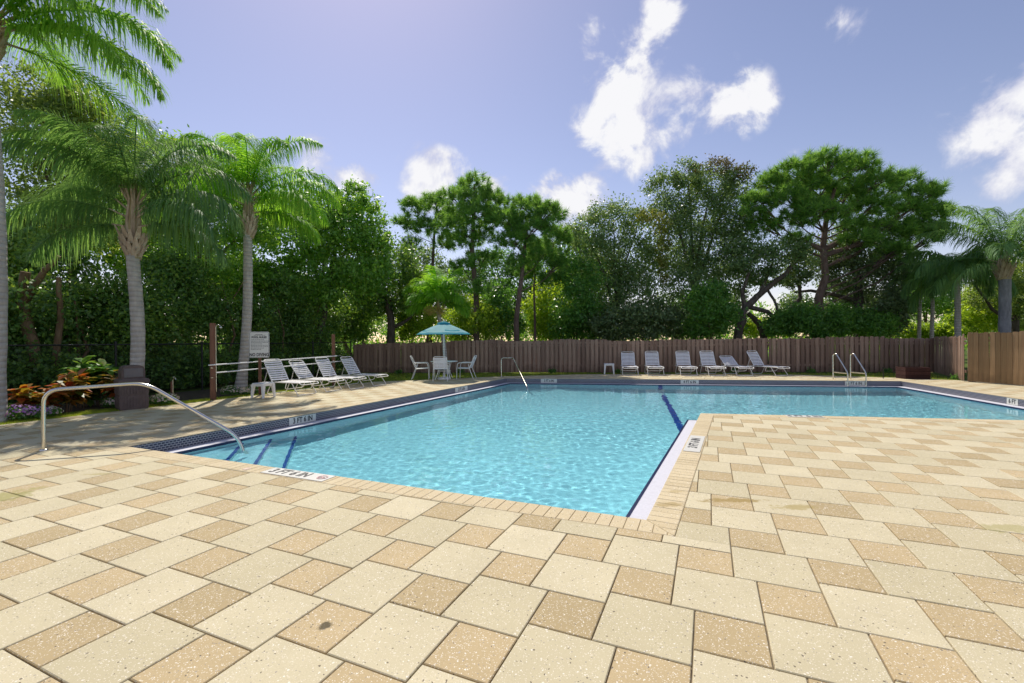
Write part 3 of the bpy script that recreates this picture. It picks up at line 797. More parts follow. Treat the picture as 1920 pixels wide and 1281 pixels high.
def auto_limbs(base, blobs, r0, seed, k=None):
    """a trunk to the crown's middle and a limb into each blob"""
    rr = random.Random(seed); b = Vector(base); cs = [Vector(c) for c, r in blobs]
    mid = sum(cs, Vector())/len(cs); low = min(c.z for c in cs); fork = b.lerp(mid, .45); fork.z = max(b.z+.5*(mid.z-b.z), b.z+.6)
    limbs = [([b, b.lerp(fork, .5)+Vector((rr.uniform(-.2, .2), 0, 0)), fork], r0, r0*.75)]
    for c in cs[:k]: limbs.append(([fork, fork.lerp(c, .5)+Vector((0, 0, .12*(c-fork).length)), c], r0*.5, r0*.10))
    return limbs
def at_base(px, d, z=-.03):
    p = W(px, 640, d); return Vector((p.x, p.y, z))

# ------------------------------------------------------------------ palms
def frond_mesh(name, az, el, L, droop, mat, seed, leaf_l=.55, nl=85, lw=.042, hang=.8, stalk=.12, rr0=.018):
    rs = np.random.default_rng(seed); n = 26
    h = np.array([math.cos(az), math.sin(az), 0.]); pts = []; p = np.zeros(3); e = el; ds = L/n
    bend = rs.uniform(-.15, .15)
    for i in range(n+1):
        pts.append(p.copy()); a2 = az+bend*(i/n)
        p = p+ds*(np.array([math.cos(a2)*math.cos(e), math.sin(a2)*math.cos(e), math.sin(e)])); e -= droop/n*(0.35+1.3*i/n)
    pts = np.array(pts); V = []; Fq = []
    mb = MB(); mb.tube([tuple(q) for q in pts], [rr0*(1-.8*i/n)+.003 for i in range(n+1)], 5, cap=False)
    V = [tuple(v) for v in mb.v]; Fq = [f for f in mb.f]
    ts = np.linspace(stalk, .995, nl)
    down = np.array([0, 0, -1.])
    for t in ts:
        x = t*n; i = min(n-1, int(x)); fr = x-i; b = pts[i]*(1-fr)+pts[i+1]*fr; tg = pts[i+1]-pts[i]; tg /= np.linalg.norm(tg)
        sd = np.cross(tg, [0, 0, 1.]); sd /= (np.linalg.norm(sd)+1e-6); upv = np.cross(sd, tg)
        env = math.sin(PI*min(1, (t-stalk)/(1-stalk)*.86+.14))**.6
        for s in (1, -1):
            l = leaf_l*env*rs.uniform(.8, 1.15)
            d0 = sd*s*(.75)+tg*(.45+.3*t)+upv*rs.uniform(-.5, .75); d0 /= np.linalg.norm(d0)
            q0 = b.copy(); segs = 3; w = lw*rs.uniform(.8, 1.2); k = len(V); dd = d0
            wd = np.cross(dd, down); wd /= (np.linalg.norm(wd)+1e-6); wd = wd*.6+tg*.4
            for g in range(segs+1):
                ww = w*(1.0, 1.1, .75, .08)[g]*.5
                V.append(tuple(q0+wd*ww)); V.append(tuple(q0-wd*ww))
                if g < segs:
                    dd = dd+down*hang*(.28+.35*g)*rs.uniform(.7, 1.3); dd /= np.linalg.norm(dd); q0 = q0+dd*l/segs
                    Fq.append((k+2*g, k+2*g+1, k+2*g+3, k+2*g+2))
    return np_mesh(name, V, Fq, mat, smooth=False)
def palm(label, base, top, r0, r1, fronds, mat, seed, leaf_l=.55, group='queen palms', shaft=.9, boots=True, name='palm_tree', bark=None, nl=85, lw=.034, hang=.8, bulge=1.5):
    base = Vector(base); top = Vector(top); root = empty(name, base, 0, label, 'palm tree', group); rr = random.Random(seed)
    t = top-base; mb = MB(); n = 14; P = []; R = []
    for i in range(n+1):
        f = i/n; P.append(t*f+Vector((math.sin(f*PI)*.06, math.sin(f*PI*1.3)*.05, 0))); R.append(r0+(r1-r0)*f+(.05*r0 if i % 2 else 0)+(.35*r0*max(0, 1-f*9)))
    mb.tube(P, R, 14); mb.build('trunk', bark or M['palm_bark'], root)
    z0 = t
    if boots:
        mb = MB()
        for lev in range(5):
            for k in range(7):
                a = 2*PI*(k/7+lev*.37); rad = r1*(.95+.16*lev*bulge/1.5); b0 = z0+Vector((math.cos(a)*rad, math.sin(a)*rad, -.12+lev*.12))
                l = .26+.06*rr.random(); o = Vector((math.cos(a), math.sin(a), 0)); tip = b0+o*(.10+.05*rr.random())+Vector((0, 0, l))
                sd = Vector((-math.sin(a), math.cos(a), 0))*r1*.55
                i = len(mb.v)
                mb.add([b0-sd, b0+sd, tip+sd*.35, tip-sd*.35, b0-sd*.9-o*.03, b0+sd*.9-o*.03, tip+sd*.3-o*.03, tip-sd*.3-o*.03], [(0, 1, 2, 3), (7, 6, 5, 4), (0, 4, 5, 1), (1, 5, 6, 2), (2, 6, 7, 3), (3, 7, 4, 0)])
        mb.build('boot_sheath', M['palm_boot'], root)
    mb = MB(); mb.tube([z0-Vector((0, 0, .1)), z0+Vector((0, 0, shaft*.45)), z0+Vector((0, 0, shaft))], [r1*1.25, r1*.95, r1*.35], 12); mb.build('crown_shaft', M['shaft'], root)
    if boots:
        mb = MB()
        for (az, el, L, dr) in fronds:
            a = math.radians(az); e = math.radians(el); ho = Vector((math.cos(a), math.sin(a), 0)); p0 = z0+ho*r1*.8+Vector((0, 0, .12)); p2 = z0+ho*r1*.5+Vector((0, 0, shaft*(.35+.5*max(0, math.sin(e)))))
            p3 = p2+(ho*math.cos(e)+Vector((0, 0, math.sin(e))))*.16*L; mb.tube([p0, p0.lerp(p2, .6)+ho*.05, p2+ho*.02, p3], [.035, .032, .028, .021], 6, cap=False)
        mb.build('petioles', M['palm_boot'], root)
    for k, (az, el, L, dr) in enumerate(fronds):
        o = link('frond', frond_mesh('frond', math.radians(az), math.radians(el), L, math.radians(dr), mat, seed*50+k, leaf_l, nl, lw, hang), root)
        hh = shaft*(.35+.5*max(0, math.sin(math.radians(el)))); o.location = z0+Vector((math.cos(math.radians(az))*r1*.5, math.sin(math.radians(az))*r1*.5, hh))
    return root
def ring_fronds(seed, n, L, els=(75, 10), droops=(70, 120), jit=12):
    rr = random.Random(seed); out = []
    for k in range(n):
        f = k/(n-1); az = k*137.5+rr.uniform(-jit, jit); el = els[0]+(els[1]-els[0])*f+rr.uniform(-8, 8)
        out.append((az, el, L*rr.uniform(.85, 1.1), droops[0]+(droops[1]-droops[0])*f+rr.uniform(-12, 12)))
    return out
# palm at the left rim of the picture: trunk partly cut by the frame
p1b = Vector((-10.05, 8.75, -.03)); p1t = W(-22, 105, 8.75)
fr = [(5, 42, 3.6, 105), (-25, 30, 3.4, 110), (20, 20, 3.3, 105), (-55, 40, 3.2, 100), (40, 45, 3.4, 95), (-5, 68, 3.3, 100), (70, 35, 3.2, 100), (110, 40, 3, 95), (160, 35, 3, 100), (-12, 48, 3.7, 100), (12, 32, 3.6, 112), (-38, 52, 3.4, 105), (28, 60, 3.4, 105), (0, 15, 3.2, 95), (200, 45, 3, 100), (250, 30, 3, 100), (-90, 50, 3, 100), (60, 5, 3.0, 70)]
palm('tall grey-trunked palm beside the purple flowers with fronds arching high overhead', p1b, p1t, .14, .125, fr, M['palm_leaf'], 11, .95, nl=150, hang=1.2, lw=.030)
p2b = at_base(250, 10.9); p2t = W(251, 478, 10.9)
fr = [(178, 38, 3.1, 110), (196, 24, 2.9, 95), (163, 55, 3.1, 125), (186, 8, 2.6, 75), (4, 36, 3.0, 125), (-12, 24, 2.9, 115), (20, 55, 3.0, 130), (-2, 8, 2.6, 85), (150, 72, 2.9, 120), (60, 76, 2.9, 115), (100, 82, 2.9, 95), (10, 72, 3.0, 125), (-45, 76, 2.7, 120), (-120, 74, 2.7, 115), (90, 45, 2.7, 110), (130, 38, 2.7, 110), (50, 38, 2.7, 115), (-62, 62, 2.6, 110), (-135, 60, 2.6, 115), (212, 68, 2.9, 120)]
palm('palm with shaggy brown crown base standing behind the brown litter bin', p2b, p2t, .145, .125, fr, M['palm_leaf_blue'], 12, .95, nl=135, bulge=2.2, hang=1.35, lw=.028, shaft=1.6)
p3b = at_base(450, 14.1); p3t = W(466, 440, 14.1)
fr = [(0, 36, 3.3, 115), (-14, 24, 3.1, 115), (20, 52, 3.2, 125), (180, 40, 2.9, 115), (200, 25, 2.7, 105), (155, 58, 3.0, 120), (-60, 64, 2.7, 120), (-110, 66, 2.6, 120), (-145, 45, 2.6, 115), (70, 66, 2.9, 120), (110, 76, 3.1, 110), (45, 35, 2.8, 115), (-30, 66, 2.9, 125), (90, 36, 2.6, 110), (140, 82, 3.1, 90), (8, 74, 3.1, 110), (4, 8, 2.4, 85)]
palm('slim leaning palm beside the white pool rules sign', p3b, p3t, .145, .118, fr, M['palm_leaf_bright'], 13, .95, nl=135, hang=1.45, lw=.032, shaft=1.6)
p4b = at_base(836, 21.0); p4t = W(822, 585, 21.0)
fr = [(0, 55, 1.9, 125), (180, 55, 1.9, 125), (30, 30, 1.8, 120), (150, 30, 1.8, 120), (-60, 60, 1.9, 120), (-120, 60, 1.9, 120), (-30, 35, 1.7, 115), (-150, 35, 1.7, 115), (90, 70, 1.9, 110), (-90, 40, 1.7, 120), (60, 75, 2.0, 110), (120, 75, 2.0, 110), (-90, 80, 2, 100), (10, 80, 2.1, 100), (185, 15, 1.6, 90), (-5, 12, 1.6, 90)]
p4 = palm('short bright green palm behind the aqua parasol', p4b, p4t, .10, .085, fr, M['palm_leaf_bright'], 14, .70, group=None, boots=False, shaft=.75, nl=70, lw=.07, hang=.5)
c4 = p4t-p4b
link('seed_spray', crown_mesh('seed_spray', [((c4.x-.25, c4.y-.2, c4.z+.05), (.3, .25, .22)), ((c4.x+.2, c4.y-.25, c4.z+.02), (.2, .2, .2))], 1600, .05, M['seed'], 5, clump=.4), p4)
p5b = at_base(1797, 21.6); p5t = W(1793, 530, 21.6)
palm('palm with dark drooping fronds behind the corner where the fences meet', p5b, p5t, .13, .11, ring_fronds(21, 15, 2.3, (60, 0), (110, 130)), M['palm_leaf_blue'], 15, .95, nl=120, hang=1.5, lw=.05)
p6b = at_base(1884, 19.5); p6t = W(1882, 520, 19.5)
palm('palm with stout pale grey trunk rising behind the tan fence', p6b, p6t, .20, .19, ring_fronds(22, 18, 3.3, (88, 15), (60, 120)), M['palm_leaf_blue'], 16, .85, nl=120, lw=.036, hang=1.2, bark=M['grey_bark'], shaft=1.1)
for px, d, tp, lab in ((1722, 24.0, 520, 'thin bare palm trunk behind the brown fence, under the dark drooping fronds'), (1746, 23.5, 515, 'slender pale palm trunk rising before the clipped lime hedge')):
    b = at_base(px, d); palm(lab, b, W(px+2, tp, d), .09, .075, ring_fronds(px, 11, 1.9, (60, -5), (100, 130)), M['palm_leaf_blue'], px, .6, nl=55, hang=1.2, boots=False, shaft=.5, group='slender palms beyond the fence')

# ------------------------------------------------------------------ pines
def pine_crown(name, blobs, ntuft, mat, seed, nl=.30, per=58, o=Vector()):
    rs = np.random.default_rng(seed); vol = np.array([b[1][0]*b[1][2] for b in blobs]); sh = vol/vol.sum(); V = []
    for (c, r), s in zip(blobs, sh):
        k = max(3, int(ntuft*s)); u = unit(rs, k); u[:, 2] = np.abs(u[:, 2])*np.where(rs.uniform(size=k) < .72, 1, -1)
        rad = rs.uniform(.45, 1.08, k); cc = np.array(c)-np.array(o)+u*rad[:, None]*np.array(r)
        for t in range(k):
            ax = u[t]*.5+np.array([0, 0, .75])+rs.normal(size=3)*.25; ax /= np.linalg.norm(ax)
            d = unit(rs, per)*.85+ax*.75; d /= np.linalg.norm(d, axis=1, keepdims=True); L = nl*rs.uniform(.7, 1.15)*rs.uniform(.75, 1.1, per)
            b0 = cc[t]+ax*rs.uniform(-.14, .14, per)[:, None]; sd = np.cross(d, unit(rs, per)); sd /= np.linalg.norm(sd, axis=1, keepdims=True)
            tip = b0+d*L[:, None]+np.array([0, 0, -.05]); w = .015
            V.append(np.stack([b0-sd*w, b0+sd*w, tip], 1))
    V = np.concatenate(V).reshape(-1, 3); return np_mesh(name, V, np.arange(len(V), dtype=np.int32).reshape(-1, 3), mat)
def pine(label, px, d, trunk_px, blobs_px, ntuft, seed, r0=.2, group='slash pines beyond the fence', nl=.32, limbs_px=()):
    base = at_base(px, d); bl = px_blobs(blobs_px, d, .8); root = empty('pine_tree', base, 0, label, 'pine tree', group)
    mb = MB(); path = [base]+[W(x, y, d) for x, y in trunk_px]; P = [p-base for p in path]
    Q = []
    for i in range(len(P)-1):
        for t in (0, .33, .66): Q.append(P[i].lerp(P[i+1], t))
    Q.append(P[-1]); n = len(Q); mb.tube(Q, [r0*(1-.72*i/(n-1)) for i in range(n)], 10)
    for k, (c, r) in enumerate(bl):
        c = Vector(c)-base; cand = [q for q in Q[2:] if q.z < c.z-.55*math.hypot(q.x-c.x, q.y-c.y)] or Q[max(2, len(Q)//2-2):len(Q)//2+1]
        f = min(cand, key=lambda q: (q-c).length); rr = random.Random(seed+k)
        mb.tube([f, f.lerp(c, .5)-Vector((0, 0, .08*(c-f).length)), c], [r0*.2, r0*.13, r0*.06], 6)
        for g in range(7):
            e = c+Vector((rr.uniform(-1, 1)*r[0], rr.uniform(-1, 1)*r[1], rr.uniform(-.2, .9)*r[2]))*.85
            mb.tube([c.lerp(f, .3), c.lerp(e, .5), e], [r0*.11, r0*.08, r0*.03], 5, cap=False)
    for path in limbs_px:
        mb.tube([W(x, y, d)-base for x, y in path], [r0*(.55-.4*i/(len(path)-1)) for i in range(len(path))], 8)
    mb.build('trunk', M['pine_bark'], root)
    link('crown', pine_crown('crown', [(tuple(c), r) for c, r in bl], ntuft, M['pine_leaf'], seed, nl, o=base), root)
    return root
pine('tallest slender pine rising right behind the short bright palm', 893, 25.0, [(893, 560), (885, 470), (888, 400), (890, 345)],
     [(888, 352, 38, 22), (860, 378, 36, 26), (918, 378, 34, 26), (890, 405, 48, 26), (850, 425, 36, 24), (925, 425, 36, 24), (880, 455, 40, 24), (905, 490, 36, 20), (868, 505, 24, 16), (900, 540, 22, 14)], 560, 31, .19, nl=.40)
pine('pine with leaning dark trunk and round crown between two other pines', 970, 24.0, [(968, 600), (978, 520), (985, 450), (992, 400)],
     [(985, 392, 40, 22), (1025, 405, 34, 24), (950, 415, 32, 22), (1000, 430, 44, 26), (1045, 450, 26, 28), (962, 455, 34, 20), (1020, 480, 38, 24), (975, 495, 30, 18), (1050, 500, 18, 20)], 560, 32, .18, nl=.40)
pine('open spindly pine with bare stems beside the dark leafy trees', 806, 28.0, [(808, 560), (812, 480), (816, 410), (820, 380)],
     [(815, 382, 28, 18), (775, 390, 26, 20), (758, 420, 18, 18), (840, 410, 24, 20), (800, 425, 26, 20), (835, 455, 22, 18), (770, 460, 20, 14)], 300, 33, .13, nl=.42)
pine('thin pale-stemmed pine beside the leaning dark trunk', 1003, 25.5, [(1003, 600), (1001, 540), (1004, 500)], [(1010, 470, 30, 20), (990, 510, 24, 14), (1035, 525, 24, 14)], 240, 34, .09)
pine('big spreading pine with forked trunk above the green bushes', 1537, 24.5, [(1537, 610), (1535, 560), (1548, 520), (1543, 465), (1548, 420), (1560, 370), (1570, 340)],
     [(1545, 312, 48, 26), (1495, 325, 44, 26), (1600, 318, 46, 26), (1450, 350, 34, 26), (1650, 345, 40, 24), (1415, 385, 32, 26), (1475, 375, 40, 26), (1530, 360, 46, 28), (1590, 370, 46, 28), (1640, 390, 40, 26), (1695, 350, 34, 22), (1735, 370, 34, 24), (1755, 405, 28, 24), (1700, 400, 38, 24), (1660, 435, 40, 24), (1720, 440, 42, 24), (1430, 425, 34, 22), (1490, 415, 32, 18), (1495, 452, 26, 14), (1610, 452, 38, 16), (1680, 475, 34, 18), (1760, 440, 24, 16), (1600, 425, 30, 16), (1530, 400, 36, 20, -.9), (1572, 405, 30, 18, -.9), (1515, 385, 30, 18, -.8)], 1550, 35, .27, nl=.46,
     limbs_px=[[(1546, 468), (1590, 445), (1640, 425), (1690, 415)], [(1543, 470), (1515, 455), (1490, 445)], [(1548, 478), (1600, 462), (1650, 455)]])

# ------------------------------------------------------------------ leafy trees
GB = 'leafy trees beyond the chain-link fence'; GF = 'leafy trees beyond the wooden fence'
def leafy(name, label, px, d, blobs_px, nleaf, leaf, lmat, bmat, seed, group, r0=.18, limbs=None, depth=.85, k=6, extra=(), **kw):
    bl = px_blobs(blobs_px, d, depth); base = at_base(px, d)
    lm = limbs if limbs is not None else auto_limbs(base, bl, r0, seed, k)
    return tree(name, label, base, lm, bl, nleaf, leaf, M[lmat], M[bmat], seed, group, extra=extra, **kw)
# left: tall airy tree behind the palms
leafy('airy_tree', 'tall airy olive-leaved tree behind the two queen palms', 120, 17.0, [(70, 170, 60, 50), (130, 200, 60, 60), (60, 260, 60, 70), (180, 260, 70, 60), (120, 330, 80, 70), (250, 310, 60, 55), (50, 400, 60, 60), (200, 400, 80, 60), (300, 390, 60, 55)], 30000, .15, 'olive_leaf', 'brown_bark', 41, GB, r0=.2, clump=.30, nclump=45)
leafy('fig_tree', 'dark broad-leaved tree with leaning brown trunk beside the tall grey-trunked palm', 52, 11.6, [(20, 470, 70, 60, 2), (90, 500, 70, 50, 2), (-40, 520, 60, 80, 2), (60, 560, 80, 50, 2.2)], 15000, .13, 'hedge_leaf', 'brown_bark', 42, GB, limbs=[([at_base(70, 11.6), W(60, 640, 11.6), W(42, 560, 11.6), W(48, 510, 11.6)], .15, .10), ([W(42, 570, 11.6), W(75, 520, 11.6), W(110, 480, 11.6)], .10, .05), ([at_base(95, 11.9), W(112, 600, 11.9), W(110, 520, 11.9)], .09, .05)])
leafy('fig_tree', 'bright sunlit tree filling the gap between the two queen palms', 350, 17.5, [(330, 300, 50, 45), (390, 330, 60, 50), (420, 400, 70, 60), (340, 400, 60, 60), (480, 420, 60, 60), (390, 480, 80, 60)], 22000, .15, 'fig_leaf', 'brown_bark', 43, GB, clump=.26)
leafy('fig_tree', 'high leafy tree to the right of the leaning palm, dense and dark below', 590, 21.5, [(545, 395, 50, 45), (600, 385, 55, 40), (660, 375, 50, 30), (690, 410, 36, 34), (570, 450, 70, 50), (640, 440, 70, 50), (700, 470, 40, 40), (600, 520, 80, 50), (680, 520, 60, 40)], 34000, .17, 'fig_leaf', 'oak_bark', 44, GB, clump=.24)
leafy('fig_tree', 'dark round-crowned tree with black trunk just behind the left end of the brown fence', 734, 23.5, [(690, 510, 50, 40), (735, 490, 44, 44), (770, 530, 30, 40), (700, 560, 50, 34), (750, 565, 44, 26)], 14000, .17, 'hedge_leaf', 'oak_bark', 45, GF, limbs=[([at_base(735, 23.5), W(735, 610, 23.5), W(728, 560, 23.5)], .24, .16), ([W(736, 615, 23.5), W(765, 600, 23.5), W(785, 575, 23.5)], .11, .06)])
# hedge of fig shrubs along the chain-link fence
dh = (cl1-cl0).normalized(); nh = Vector((-dh.y, dh.x))
if nh.x > 0: nh = -nh
HL = (cl1-cl0).length
hedge = [(.02, 2.9), (.16, 3.0), (.29, 3.1), (.42, 3.3), (.55, 4.2), (.68, 4.5), (.81, 4.8), (.94, 4.6)]
labs = ['dense dark hedge shrub behind the crotons and tall palm', 'dense dark hedge shrub spangled with yellow leaves behind the crotons', 'dense dark hedge shrub behind the brown litter bin', 'dense dark hedge shrub behind the small water tap', 'dense dark hedge shrub behind the tall pole rack post', 'dense dark hedge shrub behind the pool rules sign', 'dense dark hedge shrub behind the second and third white loungers', 'dense dark hedge shrub at the left end of the brown fence']
for k, (t, hgt) in enumerate(hedge):
    c = cl0+dh*(HL*t)+nh*(1.35+.15*(k % 2)); c3 = Vector((c.x, c.y, -.03)); rr = random.Random(k+400); bl = []
    for g in range(16):
        s = rr.uniform(-1.6, 1.6); z = rr.uniform(.25, hgt-.35); q = c+dh*s+nh*rr.uniform(-.35, .7); r = rr.uniform(.55, .8)
        bl.append(((q.x, q.y, z), (r, r, r)))
    for g in range(5):
        q = c+dh*(-1.4+.7*g)-nh*.55; bl.append(((q.x, q.y, .55), (.55, .5, .6)))
    limbs = [([c3+Vector((rr.uniform(-.6, .6), rr.uniform(-.3, .3), 0)), Vector((c.x+rr.uniform(-.5, .5), c.y, hgt*.4)), Vector((c.x+rr.uniform(-.9, .9), c.y+rr.uniform(-.3, .3), hgt*.85))], .06, .02) for g in range(4)]
    tree('hedge_shrub', labs[k], c3, limbs, bl, 30000, .115, M['hedge_leaf'], M['brown_bark'], 60+k, 'hedge shrubs along the chain-link fence', cat='shrub', clump=.36, nclump=26, aspect=.6)
# middle: undergrowth beyond the wooden fence
mid = [('lime_leaf', 765, 24.5, [(760, 610, 26, 26), (790, 600, 26, 30)], 5000, 'small sunlit shrub seen between the parasol and the black trunk'),
       ('lime_leaf', 870, 25.5, [(850, 610, 36, 30), (885, 590, 34, 34), (915, 605, 30, 34)], 8000, 'lime green sunlit shrub behind the right side of the parasol'),
       ('shrub_leaf', 940, 26.0, [(930, 585, 34, 34), (955, 610, 30, 30), (935, 550, 28, 24)], 7000, 'mid green shrub between the tall pine and the leaning pine'),
       ('lime_leaf', 1030, 27.0, [(1010, 590, 30, 46), (1040, 560, 36, 40), (1035, 610, 40, 30)], 9000, 'tall lime green shrub behind the thin pale-stemmed pine'),
       ('shrub_leaf', 1080, 25.0, [(1075, 570, 36, 46), (1105, 600, 36, 40), (1060, 610, 30, 30), (1090, 520, 36, 36)], 12000, 'deep green leafy shrub right of the pines')]
for k, (lm, px, d, bl, n, lab) in enumerate(mid):
    leafy('leafy_shrub', lab, px, d, bl, n, .17, lm, 'brown_bark', 80+k, 'shrubs beyond the wooden fence', r0=.07, cat='shrub')
# oaks
leafy('oak_tree', 'grey-green oak with rounded crown between the pines and the vine-draped oak', 1150, 26.0, [(1100, 440, 40, 40), (1150, 410, 44, 36), (1195, 425, 34, 36), (1120, 490, 50, 44), (1175, 480, 50, 44), (1140, 545, 56, 40), (1195, 540, 46, 44), (1215, 590, 46, 40), (1160, 600, 50, 36)], 34000, .15, 'oak_leaf', 'oak_bark', 51, GF, clump=.24)
leafy('oak_tree', 'highest oak, draped with yellow vine and rusty at the top', 1290, 26.5, [(1245, 350, 34, 34), (1290, 330, 30, 32), (1335, 345, 44, 34), (1385, 345, 36, 34), (1260, 400, 46, 40), (1320, 405, 54, 44), (1375, 410, 46, 44), (1265, 470, 60, 50), (1340, 475, 60, 50), (1290, 540, 60, 46), (1365, 540, 46, 40)], 46000, .15, 'oak_leaf', 'oak_bark', 52, GF, clump=.24,
      extra=[('vine', px_blobs([(1238, 420, 14, 24, -2), (1242, 470, 11, 34, -2.2), (1215, 405, 22, 12, -2), (1245, 515, 8, 24, -2.2)], 26.5), 2600, .12, M['vine_leaf']), ('rusty_top', px_blobs([(1345, 312, 26, 16), (1390, 325, 20, 18), (1300, 318, 16, 12)], 26.5), 2200, .13, M['rust_leaf'])])
leafy('leafy_shrub', 'glossy green shrub in front of the vine-draped oak', 1335, 23.5, [(1320, 570, 30, 36), (1350, 595, 32, 34), (1310, 615, 30, 22), (1345, 550, 22, 22)], 7000, .18, 'shrub_leaf', 'brown_bark', 86, 'shrubs beyond the wooden fence', r0=.07, cat='shrub')
leafy('leafy_shrub', 'blackish shrub at the foot of the grey-green oak', 1200, 24.0, [(1150, 610, 44, 30), (1210, 605, 44, 32), (1260, 605, 36, 34)], 10000, .17, 'oak_dark_leaf', 'brown_bark', 87, 'shrubs beyond the wooden fence', r0=.07, cat='shrub')
d = 24.6
leafy('oak_tree', 'oak with dark bare twisting limbs rising just beyond the brown fence', 1375, d, [(1420, 490, 44, 30), (1470, 470, 44, 30), (1390, 480, 36, 36), (1500, 500, 34, 26), (1440, 520, 40, 18)], 11000, .15, 'oak_leaf', 'oak_bark', 53, GF,
      limbs=[([at_base(1372, d), W(1385, 615, d), W(1398, 575, d), W(1430, 548, d), W(1470, 515, d), W(1500, 480, d)], .26, .09), ([W(1396, 580, d), W(1392, 545, d), W(1405, 510, d)], .14, .06), ([W(1402, 575, d), W(1440, 585, d), W(1460, 600, d)], .13, .10), ([W(1440, 545, d), W(1455, 570, d), W(1458, 588, d)], .07, .06), ([W(1425, 550, d), W(1438, 520, d), W(1450, 490, d)], .10, .05)])
d = 25.6
leafy('oak_tree', 'shadowy oak with low forked trunk behind the big spreading pine', 1432, d, [(1590, 500, 56, 44), (1640, 520, 50, 44), (1560, 470, 50, 40), (1620, 460, 56, 40), (1500, 520, 34, 20), (1680, 500, 36, 40), (1650, 565, 36, 34), (1600, 550, 30, 24)], 24000, .15, 'oak_dark_leaf', 'oak_bark', 54, GF,
      limbs=[([at_base(1432, d), W(1430, 620, d), W(1418, 600, d), W(1402, 588, d)], .22, .12), ([W(1432, 622, d), W(1452, 603, d), W(1470, 590, d), W(1500, 560, d), W(1500, 520, d)], .17, .08), ([at_base(1612, d), W(1612, 600, d), W(1608, 540, d), W(1600, 480, d)], .34, .16), ([W(1610, 585, d), W(1570, 580, d), W(1540, 568, d)], .10, .04), ([W(1608, 565, d), W(1560, 552, d), W(1520, 545, d), W(1490, 548, d)], .13, .06), ([W(1500, 540, d), W(1480, 510, d), W(1490, 480, d)], .10, .05)])
rb = [('shrub_leaf', 1480, 23.8, [(1465, 610, 30, 24), (1500, 598, 36, 28), (1530, 615, 30, 22)], 9000, 'rounded green bush under the big spreading pine', 'leafy_shrub'),
      ('shrub_leaf', 1590, 24.2, [(1565, 610, 34, 24), (1600, 600, 40, 26), (1640, 610, 36, 24), (1580, 585, 24, 16)], 10000, 'broad green bush right of the big pine trunk', 'leafy_shrub'),
      ('oak_dark_leaf', 1668, 24.0, [(1660, 600, 26, 34), (1680, 570, 24, 34)], 6000, 'narrow dark bush beside the clipped lime hedge', 'leafy_shrub'),
      ('lime_leaf', 1738, 29.0, [(1705, 622, 24, 14), (1740, 620, 26, 14), (1772, 622, 24, 14)], 9000, 'clipped lime hedge in the sun behind the slender palm trunks', 'clipped_hedge'),
      ('lime_leaf', 1830, 25.5, [(1810, 605, 24, 26), (1845, 590, 30, 34), (1850, 550, 30, 26), (1820, 570, 20, 20)], 9000, 'yellow-green shrub between the drooping palm and the stout palm', 'leafy_shrub'),
      ('lime_leaf', 1440, 29.0, [(1420, 615, 30, 18), (1460, 612, 34, 20)], 5000, 'sunlit bush seen under the twisting oak limbs', 'leafy_shrub')]
for k, (lm, px, d, bl, n, lab, nm) in enumerate(rb):
    leafy(nm, lab, px, d, bl, n, .16, lm, 'brown_bark', 95+k, 'shrubs beyond the wooden fence', r0=.06, cat='shrub')
leafy('oak_tree', 'sunlit oak with dark arching limbs behind the tan fence', 1905, 23.5, [(1870, 520, 40, 40), (1920, 560, 44, 34), (1960, 500, 60, 60), (1850, 560, 30, 26), (1930, 600, 40, 26)], 13000, .15, 'olive_leaf', 'oak_bark', 56, GF, limbs=[([at_base(1905, 23.5), W(1903, 600, 23.5), W(1915, 560, 23.5)], .2, .12), ([W(1903, 610, 23.5), W(1860, 580, 23.5), W(1825, 530, 23.5)], .1, .05)])
back = [(700, 31, [(640, 560, 44, 40), (690, 580, 40, 36), (620, 610, 40, 26)], 12000, 'fig_leaf', 'leafy tree further back left of the black trunk'),
        (800, 33, [(790, 500, 40, 34), (835, 530, 40, 40), (780, 560, 36, 34), (850, 580, 36, 34)], 14000, 'oak_leaf', 'grey-green tree further back behind the short bright palm'),
        (950, 33, [(930, 500, 40, 36), (975, 530, 40, 36), (1030, 520, 40, 40), (950, 570, 44, 34), (1010, 580, 44, 34), (900, 540, 34, 34)], 20000, 'shrub_leaf', 'broad green tree further back behind the three pines'),
        (1100, 31, [(1080, 470, 40, 40), (1110, 520, 44, 44), (1080, 580, 44, 36), (1060, 530, 34, 34)], 14000, 'fig_leaf', 'deep green tree further back between the pines and the grey-green oak'),
        (240, 20, [(160, 430, 70, 50), (260, 470, 70, 50), (350, 500, 60, 50), (430, 520, 60, 50), (80, 450, 60, 50), (500, 540, 60, 40)], 26000, 'fig_leaf', 'leafy tree further back closing the gap between the queen palms'),
        (660, 25, [(620, 600, 44, 36), (665, 600, 40, 36), (590, 560, 40, 36)], 12000, 'hedge_leaf', 'dark tree further back above the left end of the brown fence')]
back += [(1330, 32, [(1290, 590, 44, 30), (1350, 585, 40, 34)], 9000, 'shrub_leaf', 'green tree further back behind the vine-draped oak'),
         (1540, 33, [(1490, 575, 30, 26), (1530, 590, 40, 26), (1570, 545, 30, 26), (1640, 580, 40, 30)], 12000, 'oak_leaf', 'grey-green tree further back behind the big pine trunk'),
         (1730, 34, [(1690, 570, 34, 30), (1740, 560, 34, 30), (1790, 580, 34, 30), (1720, 520, 34, 30), (1770, 530, 30, 30)], 13000, 'fig_leaf', 'green tree further back behind the slender palm trunks'),
         (1860, 33, [(1850, 590, 40, 30), (1900, 580, 40, 34), (1930, 540, 40, 40)], 10000, 'olive_leaf', 'pale olive tree further back behind the stout palm')]
